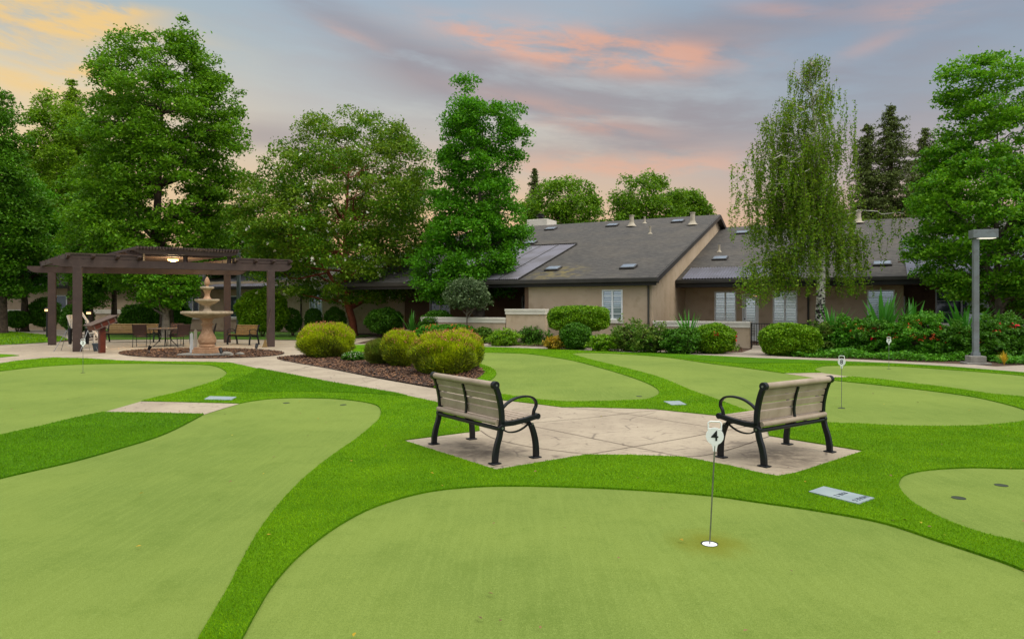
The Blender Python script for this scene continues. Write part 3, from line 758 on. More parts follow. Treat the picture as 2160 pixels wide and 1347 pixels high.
# spot lights in the bed
def spot(px,py,label,rz=0):
    x,y=G(px,py); t=thing('garden_spotlight',label,'spotlight',(x,y,.025),rz,'garden spotlights round the fountain')
    MB().tube([(0,0,0),(0,0,.14)],.012,8).build('stake',M['steel'],t)
    MB().tube([(-.03,0,.12),(.05,0,.26)],[.045,.06],12).build('lamp_head',M['rubber'],t,smooth=True)
    MB().tube([(.05,0,.26),(.052,0,.264)],[.05,.05],12).build('lens',M['steel'],t)
spot(315,746,'small garden spotlight left of the fountain'); spot(541,742,'small black garden spotlight right of the fountain',1.5); spot(466,753,'small garden spotlight at the foot of the fountain',2.4)
# white pickets beside the fountain
x,y=G(411,749)
pk=thing('picket_panel','short white picket panel leaning beside the fountain pedestal','picket',(x,y,.02),R(25))
for k,(dx,h) in enumerate(((-.10,.75),(.02,.86))):
    MB().add([(dx-.05,0,0),(dx+.05,0,0),(dx+.05,.03,0),(dx-.05,.03,0),(dx-.05,0,h-.06),(dx+.05,0,h-.06),(dx+.05,.03,h-.06),(dx-.05,.03,h-.06),(dx,0,h),(dx,.03,h)],
        [(0,3,2,1),(0,1,5,8,4),(3,7,9,6,2),(1,2,6,5),(3,0,4,7),(5,6,9,8),(7,4,8,9)]).build('picket',M['whitewood'] if k else M['white'],pk)
MB().box(-.16,.06,.03,.05,.2,.26).build('rail',M['white'],pk)

# ================================================================== patio furniture
def patio_chair(loc,rz,label,src=[None]):
    if src[0] is not None: return dup(src[0],loc,rz,label)
    t=thing('patio_chair',label,'chair',loc,rz,'wicker patio chairs round the table')
    mb=MB(); sp=catmull([(.24,.43),(0,.40),(-.22,.41)],4,False); mb.ribbon([(0,a,b) for a,b in sp],.46,.025); mb.build('seat',M['wicker'],t)
    mb=MB(); sp=catmull([(-.22,.46),(-.25,.62),(-.30,.78),(-.34,.90)],4,False); mb.ribbon([(0,a,b) for a,b in sp],.48,.02); mb.build('backrest',M['wicker'],t)
    for s in (1,-1):
        MB().tube([(s*.25,.26,0),(s*.25,.24,.42),(s*.26,.20,.62),(s*.26,.12,.66),(s*.26,-.2,.64)],.013,6).build('leg',M['iron_dull'],t)
        MB().tube([(s*.25,-.32,0),(s*.25,-.24,.42),(s*.25,-.35,.92)],.013,6).build('leg',M['iron_dull'],t)
    src[0]=t; return t
x,y=G(349,731)
tb=thing('patio_table','round dark patio table between the wicker chairs','table',(x,y,.018))
MB().lathe([(.02,.70),(.62,.70),(.64,.715),(.64,.735),(.62,.745),(.02,.745)],seg=36).build('tabletop',M['tabletop'],tb,smooth=True)
for k in range(4):
    a=k*math.pi/2+.4
    pts=catmull([(.42,0),(.40,.04),(.22,.25),(.16,.45),(.30,.70)],5,False)
    MB().tube([(r_*math.cos(a),r_*math.sin(a),z) for r_,z in pts],.016,6).build('leg',M['iron_dull'],tb)
tx,ty=x,y
patio_chair((tx-.78,ty-.35,.018),R(14),'wicker patio chair left of the table, its back to the red stand')
patio_chair((tx+.72,ty-.25,.018),R(52),'wicker patio chair right of the table, beside the fountain')
patio_chair((tx-.05,ty+.95,.018),R(195),'wicker patio chair behind the table')
patio_chair((tx+1.45,ty+.55,.018),R(110),'wicker patio chair partly hidden behind the fountain pedestal')
# benches under and around the pergola
def far_bench(px,py,rz,L,label,m='slat_brown'):
    b=make_bench(label,1.25 if L<1.5 else L,m); x,y=G(px,py); b.location=(x,y,.018); b.rotation_euler=(0,0,rz); b['group']='older benches round the patio'; return b
far_bench(277,722,R(180),2.3,'long brown slatted bench behind the wicker chairs',)
far_bench(513,727,R(-205+0),1.25,'brown slatted bench beside the right pergola posts')
far_bench(81,692,R(140),1.25,'dark slatted bench far left beside the back path')
# red stand
x,y=G(215,745)
ks=thing('display_stand','red wooden display stand with a sloping dark top beside the pergola post','stand',(x,y,.018),R(-38))
MB().box(-.09,.09,-.09,.09,0,.92).build('post',M['kiosk_red'],ks,bevel=.008)
W_,D_=.50,.80
Ms=Matrix.Translation((0,0,1.02))@Matrix.Rotation(R(22),4,'X')
MB().box(-W_/2,W_/2,-D_/2,D_/2,-.09,.10,Ms).build('box_body',M['kiosk_red'],ks,bevel=.006)
MB().box(-W_/2-.07,W_/2+.07,-D_/2-.07,D_/2+.07,.10,.13,Ms).build('lid',M['kiosk_top'],ks,bevel=.006)
for yy in (-.44,-.14,.15,.44):
    MB().box(W_/2-.005,W_/2+.014,yy*.82-.02,yy*.82+.02,-.085,.095,Ms).build('batten',M['kiosk_top'],ks)
MB().box(W_/2-.003,W_/2+.018,-D_/2,D_/2,-.10,-.075,Ms).build('batten',M['kiosk_top'],ks)
# pot
x,y=G(205,741)
pt=thing('plant_pot','grey tapered bucket beside the red display stand','bucket',(x,y,.018))
MB().lathe([(.11,0),(.155,.24),(.175,.25),(.175,.28),(.155,.28),(.145,.24),(.02,.22)],seg=24).build('body',M['pot'],pt,smooth=True)
MB().tube([(-.16,0,.26),(-.1,0,.16),(.1,0,.16),(.16,0,.26)],.006,5).build('handle',M['steel'],pt)
# white rocking chair behind the front left post
x,y=G(172,738)
rc=thing('rocking_chair','white wooden rocking chair behind the front left pergola post','rocking chair',(x+.16,y+.15,.018),R(-72))
for s in (1,-1):
    rk=catmull([(-.62,.16),(-.35,.04),(0,.0),(.35,.03),(.55,.09)],6,False)
    MB().ribbon([(s*.29,a,b+.03) for a,b in rk],.035,.05).build('rocker',M['whitewood'],rc)
    MB().bar((s*.29,.27,.05),(s*.29,.27,.62),.045,.045).build('leg',M['whitewood'],rc)
    MB().bar((s*.27,-.25,.05),(s*.27,-.62,1.28),.045,.055).build('back_post',M['whitewood'],rc)
    MB().bar((s*.31,.33,.63),(s*.31,-.36,.60),.09,.025).build('armrest',M['whitewood'],rc)
for k in range(6):
    MB().bar((-.27,.25-.09*k,.42-.012*k),(.27,.25-.09*k,.42-.012*k),.07,.02).build('seat_slat',M['whitewood'],rc)
for k in range(5):
    u=.12*k-.24; MB().bar((u,-.36,.45),(u,-.59,1.18),.05,.018).build('back_slat',M['whitewood'],rc)
MB().bar((-.29,-.60,1.24),(.29,-.60,1.24),.03,.12).build('crest_rail',M['whitewood'],rc)
# white leaning board
x,y=G(133,728)
bd_=thing('leaning_board','long white board leaning towards the front left pergola post','board',(-15.75,25.6,.018))
MB().bar((.35,.5,.02),(-.55,.3,1.5),.12,.05).build('plank',M['whitewood'],bd_,bevel=.004)
MB().bar((.35,.48,.05),(-.3,.26,1.05),.03,.03).build('batten',M['whitewood'],bd_)
# golf bag stands near the posts
def bag(px,py,label,rz):
    x,y=G(px,py); t=thing('golf_bag',label,'golf bag',(x,y,.018),rz,'golf bags on folding stands')
    MB().lathe([(.02,.25),(.05,.25),(.065,.4),(.065,.6),(.075,.78),(.075,.82),(.02,.82)],seg=16).build('bag_body',M['rubber'],t,smooth=True)
    for s in (1,-1):
        MB().tube([(0,.1,.75),(s*.28,.42,0)],.010,6).build('leg',M['steel'],t)
        MB().tube([(s*.04,-.1,.78),(s*.12,-.34,0)],.008,6).build('leg',M['steel'],t)
    for k in range(5):
        a=k*1.25; MB().tube([(.05*math.cos(a),.05*math.sin(a),.7),(.08*math.cos(a),.08*math.sin(a),1.0+.03*k)],.007,5).build('club',M['steel'],t)
bag(148,741,'black golf bag on thin steel legs left of the front left pergola post',R(100))
bag(184,741,'black golf bag on thin steel legs right of the front left pergola post',R(-140))
# broom by right post
x,y=G(560,733)
br=thing('broom','broom leaning on the front right pergola post','broom',(x,y,.018))
MB().tube([(0,0,.28),(.17,.22,1.55)],.014,6).build('handle',M['bark'],br)
MB().add([(-.13,-.02,0),(.07,-.02,0),(.07,.03,0),(-.13,.03,0),(-.03,-.01,.3),(.02,-.01,.3),(.02,.02,.3),(-.03,.02,.3)],[(0,3,2,1),(4,5,6,7),(0,1,5,4),(1,2,6,5),(2,3,7,6),(3,0,4,7)]).build('bristles',M['slat_brown'],br)
# bollard lights
for px,py,yy,lab in ((99,652,36,'lit low path light left of the rear pergola post'),(187,658,36,'lit low path light between the pergola posts')):
    p=P(px,py,yy); t=thing('path_light',lab,'path light',(p.x,yy,0),0,'lit path lights')
    h=p.z
    MB().tube([(0,0,0),(0,0,h-.1)],.04,10).build('post',M['iron_dull'],t)
    MB().lathe([(.02,h-.1),(.10,h-.1),(.10,h-.0),(.02,h-.0)],seg=16).build('lens',M['pathglow'],t)
    MB().lathe([(.02,h),(.15,h),(.13,h+.05),(.02,h+.10)],seg=16).build('cap',M['iron_dull'],t,smooth=True)

# ================================================================== street lamps
def lamp(x,y,h,rz,label,lit,base=True,w=.14,head=True):
    t=thing('street_lamp',label,'street lamp',(x,y,0),rz,'square post street lamps')
    MB().box(-.30,.30,-.28,.28,0,.06).box(-.20,.20,-.20,.20,.06,.24).build('base',M['concrete_base'],t,bevel=.015)
    MB().box(-.10,.10,-.10,.10,.24,.26).box(-w/2-.02,w/2+.02,-w/2-.02,w/2+.02,.26,.34).build('base_plate',M['poleblue'],t,bevel=.004)
    MB().box(-w/2,w/2,-w/2,w/2,.26,h).build('pole',M['poleblue'],t,bevel=.012)
    if head:
        MB().add([],[]).box(-.12,.50,-.17,.17,h+.02,h+.25).build('lamp_head',M['poleblue'],t,bevel=.006)
        MB().box(.06,.46,-.13,.13,h+.005,h+.018).build('lens',M['headglow'],t)
    return t
x,y=G(2058,768); lamp(x,y,3.52,R(-14),'grey square street lamp beside the right hand path',True)
lamp(-17.1,43.0,5.2,R(0),'tall grey lamp post behind the right side of the pergola',False,head=False,w=.2)
# ================================================================== houses
r_=Vector((.887,-.462,0)); v_=Vector((.462,.887,0)); O=Vector((5.86,28.8,0)); HA=math.atan2(-.462,.887)
def solve_a(px,b):
    r=(px-CX)/F; X0=O.x+v_.x*b; Y0=O.y+v_.y*b
    return (r*Y0-X0)/(r_.x-r*r_.y)
def ray_plane(px,py,z0,slope,b0):
    """meet the ray of a pixel with the roof plane z=z0+slope*(b-b0)"""
    d=Vector(((px-CX)/F,1,(YH-py)/F)); c=Vector((0,0,HC))
    # b = (p-O).v ; z = c.z+t d.z
    bc=(c-O).dot(v_); bd_2=d.dot(v_)
    t=(z0+slope*(bc-b0)-c.z)/(d.z-slope*bd_2); p=c+d*t
    return ((p-O).dot(r_),(p-O).dot(v_),p.z)
E0,EZ,SL=-.35,2.85,(7.06-2.85)/13.65   # main roof eave
WB,WZ,WS=3.95,2.89,(6.5-2.89)/(15.2-3.95)  # wing roof
hs=thing('stucco_house','tan stucco house with a large grey shingle roof, gable end to the right','house',tuple(O),HA)
def roofslab(a0,a1,b0,z0,b1,z1,th,name,mt,par,inv=False):
    mb=MB(); mb.add([(a0,b0,z0),(a1,b0,z0),(a1,b1,z1),(a0,b1,z1),(a0,b0,z0-th),(a1,b0,z0-th),(a1,b1,z1-th),(a0,b1,z1-th)],[(0,1,2,3),(7,6,5,4),(0,4,5,1),(1,5,6,2),(2,6,7,3),(3,7,4,0)])
    return mb.build(name,mt,par)
AL=-16.5
roof=roofslab(AL,.28,E0,EZ,13.3,7.06,.16,'roof',M['shingle'],hs)
roof2=roofslab(AL,.28,13.3,7.06,27,2.85,.16,'roof',M['shingle'],hs)
# gable wall on the right, front wall, porch walls
MB().add([(-.22,0,0),(0,0,0),(0,26.6,0),(-.22,26.6,0),(-.22,0,EZ-.02),(0,0,EZ-.02),(0,13.3,6.88),(-.22,13.3,6.88),(0,26.6,EZ-.02),(-.22,26.6,EZ-.02)],
  [(0,1,2,3),(1,2,8,6,5),(0,4,7,9,3),(0,1,5,4),(2,3,9,8),(4,5,6,7),(7,6,8,9)]).build('gable_wall',M['stucco'],hs)
def wall_h(par,a0,a1,b,z0,z1,holes,th=.2,name='wall',m='stucco'):
    """wall along a with rectangular openings (a0,a1,z0,z1)"""
    xs=sorted({a0,a1}|{h[0] for h in holes}|{h[1] for h in holes}); mb=MB()
    for i in range(len(xs)-1):
        l,r=xs[i],xs[i+1]; hh=sorted([h for h in holes if h[0]<=l+1e-6 and h[1]>=r-1e-6],key=lambda h:h[2]); z=z0
        for h in hh:
            if h[2]>z: mb.box(l,r,b,b+th,z,h[2])
            z=h[3]
        if z<z1: mb.box(l,r,b,b+th,z,z1)
    return mb.build(name,M[m],par)
def window(par,a0,a1,b,z0,z1,mt='blind',mid=True,bars=3,sill=True,fr=.06):
    f=MB(); d0,d1=b-.03,b+.06
    f.box(a0-.0,a1,d0,d1,z1-fr,z1); f.box(a0,a1,d0,d1,z0,z0+fr); f.box(a0,a0+fr,d0,d1,z0+fr,z1-fr); f.box(a1-fr,a1,d0,d1,z0+fr,z1-fr)
    w=f.build('window',M['winframe'],par,bevel=.004)
    MB().box(a0+fr,a1-fr,b+.035,b+.045,z0+fr,z1-fr).build('pane',M[mt],w)
    if mid:
        c=(a0+a1)/2; MB().box(c-.035,c+.035,b-.015,b+.034,z0+fr,z1-fr).build('mullion',M['winframe'],w)
    for k in range(1,bars+1):
        z=z0+(z1-z0)*k/(bars+1); MB().box(a0+fr,a1-fr,b+.02,b+.034,z-.011,z+.011).build('glazing_bar',M['winframe'],w)
    if sill: MB().box(a0-.05,a1+.05,b-.08,b-.031,z0-.15,z0-.0).build('sill',M['trim'],w)
    return w
w1=(solve_a(1270,0),solve_a(1313.5,0),1.07,2.36)
wall_h(hs,-5.75,-.22,0,0,2.78,[w1])
window(hs,*w1[:2],0,*w1[2:],mt='blind_dark',bars=4)
MB().box(w1[0]+.06,(w1[0]+w1[1])/2-.03,.0,.03,1.13,2.3).build('screen',M['pane'],hs) if 0 else None
# side return of the porch and deep porch wall
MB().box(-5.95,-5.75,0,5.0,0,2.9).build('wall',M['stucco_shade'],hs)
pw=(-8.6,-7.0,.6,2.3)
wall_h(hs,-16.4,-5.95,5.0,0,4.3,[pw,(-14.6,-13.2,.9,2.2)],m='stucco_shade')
window(hs,*pw[:2],5.0,*pw[2:],mt='pane',bars=1)
window(hs,-14.6,-13.2,5.0,.9,2.2,mt='pane',bars=2)
for a in (): MB().box(a-.09,a+.09,-.05,.13,0,2.75).build('porch_post',M['fascia'],hs)
MB().box(AL,.25,.10,.20,2.62,2.70).build('soffit',M['fascia'],hs)
gt=MB(); gt.box(AL,.34,E0-.16,E0-.01,EZ-.20,EZ-.01); gt.build('gutter',M['gutter'],hs,bevel=.02)
MB().box(AL,.28,E0,E0+.05,EZ-.34,EZ-.165).build('fascia_board',M['fascia'],hs)
def rake(b0,z0,b1,z1,a=.28):
    MB().add([(a,b0,z0-.02),(a+.05,b0,z0-.02),(a+.05,b1,z1-.02),(a,b1,z1-.02),(a,b0,z0-.24),(a+.05,b0,z0-.24),(a+.05,b1,z1-.24),(a,b1,z1-.24)],[(0,1,2,3),(7,6,5,4),(0,4,5,1),(1,5,6,2),(2,6,7,3),(3,7,4,0)]).build('rake_board',M['gutter'],hs)
rake(E0,EZ,13.3,7.06); rake(13.3,7.06,27,2.85)
def downspout(par,a,b,z1):
    MB().tube([(a,b-.30,z1),(a,b-.28,z1-.10),(a,b-.07,z1-.28),(a,b-.06,z1-.42),(a,b-.06,.1)],.045,8).build('downspout',M['downspout'],par,smooth=True)
downspout(hs,-.13,0,2.72)
# skylights, vents, chimney: children of their roof
def skylight(rf,par_loc,px,py,pl,w=.62,l=.62):
    a,b,z=ray_plane(px,py,*pl); s=pl[1]; ang=math.atan(s)
    Mx=Matrix.Translation((a,b,z))@Matrix.Rotation(ang,4,'X')
    t=MB().box(-w/2,w/2,-l/2,l/2,.01,.09,Mx).build('skylight',M['skyframe'],rf,bevel=.01)
    MB().box(-w/2+.05,w/2-.05,-l/2+.05,l/2-.05,.091,.11,Mx).build('pane',M['skypane'],t,bevel=.01)
def roofvent(rf,px,py,pl,r,h):
    a,b,z=ray_plane(px,py,*pl); v=rf
    MB().lathe([(r*2.6,0),(r*1.9,.05),(r*1.25,r*1.4),(r,r*2.2),(r,h),(r*1.22,h),(r*1.22,h+.05),(.005,h+.05)],(a,b,z-.02),16).build('vent_pipe',M['vent'],v,smooth=True)
mp=(EZ,SL,E0)
for px,py in ((1162,484),(1119,513.5),(1167,568.5),(1326,564.5),(1292,476.5),(1430,468)): skylight(roof,None,px,py,mp,.70,.62)
roofvent(roof,1332.5,477,mp,.13,.62); roofvent(roof,1461,474,mp,.13,.66); roofvent(roof,1360,471,mp,.055,.38); roofvent(roof,1371.5,493,mp,.055,.38)
ch=MB().box(-12.6,-11.1,13.7,15.3,6.3,7.55).build('chimney',M['trim'],roof,bevel=.02)
MB().box(-12.65,-11.05,13.65,15.35,6.9,6.98).build('band',M['trim'],ch)
MB().lathe([(.16,7.55),(.16,7.75),(.30,7.78),(.30,7.82),(.2,7.85),(.2,7.92),(.27,7.95),(.02,8.0)],(-11.9,14.4,0),14).build('chimney_cap',M['iron_dull'],ch,smooth=True)
# metal roofing over the porch
a0,b0,_=ray_plane(1117,586,*mp); a1,b1,_=ray_plane(1203,517,*mp)
def corrugated(par,a0,a1,b0,b1,z0,s,bb,pitch=.11,amp=.02,name='metal_roofing'):
    n=int((a1-a0)/pitch*4); V=[];mb=MB()
    for i in range(n+1):
        a=a0+(a1-a0)*i/n; d=amp*math.sin(2*math.pi*(i/4))+.06
        for b in (b0,b1): mb.v.append((a,b,z0+s*(b-bb)+d))
    mb.f=[(2*i,2*i+2,2*i+3,2*i+1) for i in range(n)]
    return mb.build(name,M['corr'],par)
am=(a0+a1)/2
mr=corrugated(roof,am-6.3,am,E0-.05,b1,EZ,SL,E0)
for k in range(6): 
    aa=am-1.05*k; bb0,bb1=E0,b1
    MB().add([(aa-.02,bb0,EZ+.085),(aa+.02,bb0,EZ+.085),(aa+.02,bb1,EZ+SL*(bb1-E0)+.085),(aa-.02,bb1,EZ+SL*(bb1-E0)+.085),(aa-.02,bb0,EZ+.05),(aa+.02,bb0,EZ+.05),(aa+.02,bb1,EZ+SL*(bb1-E0)+.05),(aa-.02,bb1,EZ+SL*(bb1-E0)+.05)],[(0,1,2,3),(7,6,5,4),(0,4,5,1),(1,5,6,2),(2,6,7,3),(3,7,4,0)]).build('seam_batten',M['skyframe'],mr)
MB().box(am-6.3,am,b1-.02,b1+.06,EZ+SL*(b1-E0)+.03,EZ+SL*(b1-E0)+.11).build('flashing',M['fascia'],mr)

# wing to the right
wg=thing('house_wing','recessed tan stucco wing with white framed windows behind the birch','house',tuple(O),HA)
wroof=roofslab(.02,30,WB,WZ,15.2,6.5,.16,'roof',M['shingle'],wg); roofslab(.02,30,15.2,6.5,26,3.0,.16,'roof',M['shingle'],wg)
sa=lambda px,b=5.8: solve_a(px,b)
W1=(sa(1507),sa(1553),.55,2.37); W2=(sa(1630),sa(1682),.55,2.37); W3=(sa(1829),sa(1888),.70,2.37); DR=(sa(1568.5),sa(1597.5),.02,2.17)
aC=sa(1906)
wall_h(wg,.01,aC,5.8,0,3.25,[W1,DR,W2,W3])
window(wg,*W1[:2],5.8,*W1[2:],bars=4,sill=False); window(wg,*W2[:2],5.8,*W2[2:],bars=4,sill=False); window(wg,*W3[:2],5.8,*W3[2:],mt='blind_dark',bars=4,sill=False)
dr=MB().box(DR[0],DR[1],5.83,5.88,DR[2],DR[3]-.06).build('door',M['winframe'],wg,bevel=.004)
MB().box(DR[0]+.12,DR[1]-.10,5.815,5.829,.25,2.0).build('pane',M['blind'],dr); MB().tube([(DR[0]+.06,5.80,1.05),(DR[0]+.06,5.76,1.05)],.03,10).build('handle',M['iron_dull'],dr)
MB().box(DR[0]-.06,DR[0],5.77,5.84,0,2.23).box(DR[1],DR[1]+.06,5.77,5.84,0,2.23).box(DR[0],DR[1],5.77,5.84,2.17,2.23).build('door_frame',M['winframe'],wg)
MB().box(.02,30,WB-.13,WB-.01,WZ-.18,WZ-.01).build('gutter',M['gutter'],wg,bevel=.02)
MB().box(.02,30,WB,WB+.05,WZ-.36,WZ-.165).build('fascia_board',M['fascia'],wg)
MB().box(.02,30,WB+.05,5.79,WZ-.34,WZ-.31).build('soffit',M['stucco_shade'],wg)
downspout(wg,sa(1705),5.8,2.72)
# porch recess at the right end
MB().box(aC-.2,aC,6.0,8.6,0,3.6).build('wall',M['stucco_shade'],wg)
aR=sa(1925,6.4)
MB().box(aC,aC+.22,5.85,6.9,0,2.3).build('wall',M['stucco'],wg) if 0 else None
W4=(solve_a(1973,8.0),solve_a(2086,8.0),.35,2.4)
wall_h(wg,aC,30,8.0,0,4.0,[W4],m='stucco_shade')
window(wg,*W4[:2],8.0,*W4[2:],mt='pane',bars=3,sill=True)
MB().box(solve_a(2020,8.0)+.35,W4[1]-.06,8.0,8.03,.41,2.34).build('blind',M['blind'],wg)
MB().box(aC+.02,aC+.08,6.35,7.2,.05,2.1).build('side_door',M['winframe'],wg)
wp=(WZ,WS,WB)
for px,py in ((1565,492),(1519,546.5),(1861,558)): skylight(wroof,None,px,py,wp,.74,.6)
roofvent(wroof,1517,531,wp,.055,.34)
roofvent(wroof,1810,470,wp,.15,.6)
_,bt,_=ray_plane(1442,568,*wp)
corrugated(wroof,.3,5.4,WB-.05,bt,WZ,WS,WB,.13,.022)
a5,_,_=ray_plane(1913,578,*wp); _,b5,_=ray_plane(1935,505,*wp)
corrugated(wroof,a5,a5+6.5,WB-.05,b5,WZ,WS,WB,.15,.022)

# courtyard walls with capped tops, gate and railing
def capwall(a0,a1,b,h,label,th=.25,cap=.24,m='stucco'):
    p=O+r_*a0+v_*b; t=thing('garden_wall',label,'garden wall',tuple(p),HA,'low stucco garden walls')
    L=a1-a0
    MB().box(0,L,0,th,0,h-cap).build('wall',M[m],t)
    MB().box(-.05,L+.03,-.06,th+.06,h-.10,h).box(-.03,L+.02,-.04,th+.04,h-cap,h-.10).build('cap',M['trim'],t,bevel=.01)
    return t
capwall(.12,3.93,-.1,1.04,'low tan wall with a white cap left of the iron gate')
capwall(-6.12,-4.22,-1.5,1.53,'taller tan wall block with a white cap beside the porch')
capwall(-10.6,-6.16,-1.5,1.15,'long low tan wall with a white cap left of the taller block')
capwall(7.6,10.8,2.2,1.0,'low tan wall with a white cap behind the strap leaved plants')
capwall(12.2,18,2.0,1.05,'low tan wall with a white cap at the right edge')
capwall(13.5,19,3.6,1.75,'taller rear tan wall with white trim at the right edge')
gp=O+r_*3.99+v_*(-.02)
gt_=thing('iron_gate','black iron garden gate between the low wall and the clipped hedge','gate',tuple(gp),HA)
for z in (.12,.95): MB().box(0,.78,-.015,.015,z,z+.03).build('rail',M['iron'],gt_)
for x0 in (-.02,.78): MB().box(x0,x0+.04,-.02,.02,.02,1.0).build('post',M['iron'],gt_)
for k in range(7): MB().box(.085+.095*k,.103+.095*k,-.009,.009,.15,.95).build('bar',M['iron'],gt_)
rp=O+r_*4.85+v_*(-.02)
rl=thing('iron_railing','thin black iron railing behind the clipped hedge','railing',tuple(rp),HA)
MB().box(0,2.9,-.015,.015,.96,.99).box(0,2.9,-.015,.015,.12,.15).build('rail',M['iron'],rl)
for k in range(24):
    MB().box(.06+.12*k,.078+.12*k,-.009,.009,.15,.96).build('bar',M['iron'],rl)

# left block behind the flowering tree
lb=thing('stucco_house','long tan stucco house behind the flowering tree and the pergola','house',tuple(O),HA)
wl=(solve_a(653,5.15),solve_a(680,5.15),1.0,2.5); wl2=(solve_a(748,5.15),solve_a(768,5.15),1.0,2.5)
wl3=(-31.5,-29.8,.9,2.4); wl4=(-36,-34.6,.9,2.4)
wall_h(lb,-38,AL,5.15,0,3.4,[wl,wl3,wl4])
window(lb,*wl[:2],5.15,*wl[2:],mt='blind_dark',bars=4); window(lb,*wl3[:2],5.15,*wl3[2:],mt='pane',bars=0); window(lb,*wl4[:2],5.15,*wl4[2:],mt='pane',bars=0)
MB().box(-38,-37.8,5.35,20,0,3.3).build('wall',M['stucco'],lb)
lr=roofslab(-38.4,AL-.05,4.6,3.0,13.0,5.6,.18,'roof',M['shingle'],lb); roofslab(-38.4,AL-.05,13.0,5.6,21.5,3.0,.18,'roof',M['shingle'],lb)
MB().box(-38.4,AL-.05,4.46,4.59,2.82,3.0).build('gutter',M['gutter'],lb,bevel=.02)
corrugated(lr,-33,-27,4.5,8,3.0,2.6/8.4,4.6,.2,.02)
downspout(lb,solve_a(636,5.15),5.15,2.8)
# far left house
fh=thing('stucco_house','tan stucco house with white trimmed wall at the far left behind the trees','house',(-46,50,0),R(6))
fw=[(2,3.3,.9,2.5),(6.2,7.0,.4,2.5),(12,13.6,.9,2.5),(19,20.5,.9,2.5)]
wall_h(fh,-8,27,0,0,3.4,fw)
for f_ in fw: window(fh,f_[0],f_[1],0,f_[2],f_[3],mt='pane',bars=0)
roofslab(-8.4,27.4,-.6,3.2,6,5.4,.2,'roof',M['shingle'],fh); roofslab(-8.4,27.4,6,5.4,12.6,3.2,.2,'roof',M['shingle'],fh)
MB().box(-8.4,27.4,-.73,-.61,3.0,3.2).build('gutter',M['gutter'],fh)
fwall=thing('garden_wall','long low tan wall with a white cap in front of the far left house','garden wall',(-50,47,0),R(6),'low stucco garden walls')
MB().box(0,22,0,.25,0,1.15).build('wall',M['stucco'],fwall); MB().box(-.05,22.05,-.05,.3,1.15,1.45).build('cap',M['trim'],fwall)
# ================================================================== plants
def leafcards(C,size,flat=.0,aspect=.62,up=.35,rng=RNG):
    """one kite shaped leaf per centre"""
    n=len(C); nrm=rng.normal(0,1,(n,3)); nrm[:,2]=np.abs(nrm[:,2])+up; nrm/=np.linalg.norm(nrm,axis=1)[:,None]
    t=rng.normal(0,1,(n,3)); t-=nrm*(t*nrm).sum(1)[:,None]; t/=np.linalg.norm(t,axis=1)[:,None]+1e-9
    b=np.cross(nrm,t); s=(size*rng.uniform(.6,1.35,n))[:,None]
    v=np.zeros((n,4,3)); v[:,0]=C-t*s*.5; v[:,1]=C+b*s*aspect*.5-t*s*.05+nrm*s*.12; v[:,2]=C+t*s*.55; v[:,3]=C-b*s*aspect*.5-t*s*.05+nrm*s*.12
    return v.reshape(-1,3)
def branch(a,b,sag=.0,wob=.15,n=5,seed=0):
    rr=random.Random(seed); a=Vector(a);b=Vector(b); L=(b-a).length; out=[]
    for i in range(n+1):
        t=i/n; p=a.lerp(b,t); k=math.sin(math.pi*t)
        p+=Vector((rr.uniform(-1,1),rr.uniform(-1,1),rr.uniform(-1,1)))*wob*L*.12*(1 if 0<i<n else 0)+Vector((0,0,sag*L*k)); out.append(p)
    return out
class Outline:
    def __init__(s,rows,Y,base=None):
        s.Y=Y; s.rows=sorted([(HC+(YH-py)*Y/F,(xl-CX)*Y/F,(xr-CX)*Y/F) for py,xl,xr in rows])
        s.z=np.array([r[0] for r in s.rows]); s.l=np.array([r[1] for r in s.rows]); s.r=np.array([r[2] for r in s.rows])
    def at(s,z):
        l=np.interp(z,s.z,s.l); r=np.interp(z,s.z,s.r); return (l+r)/2,(r-l)/2
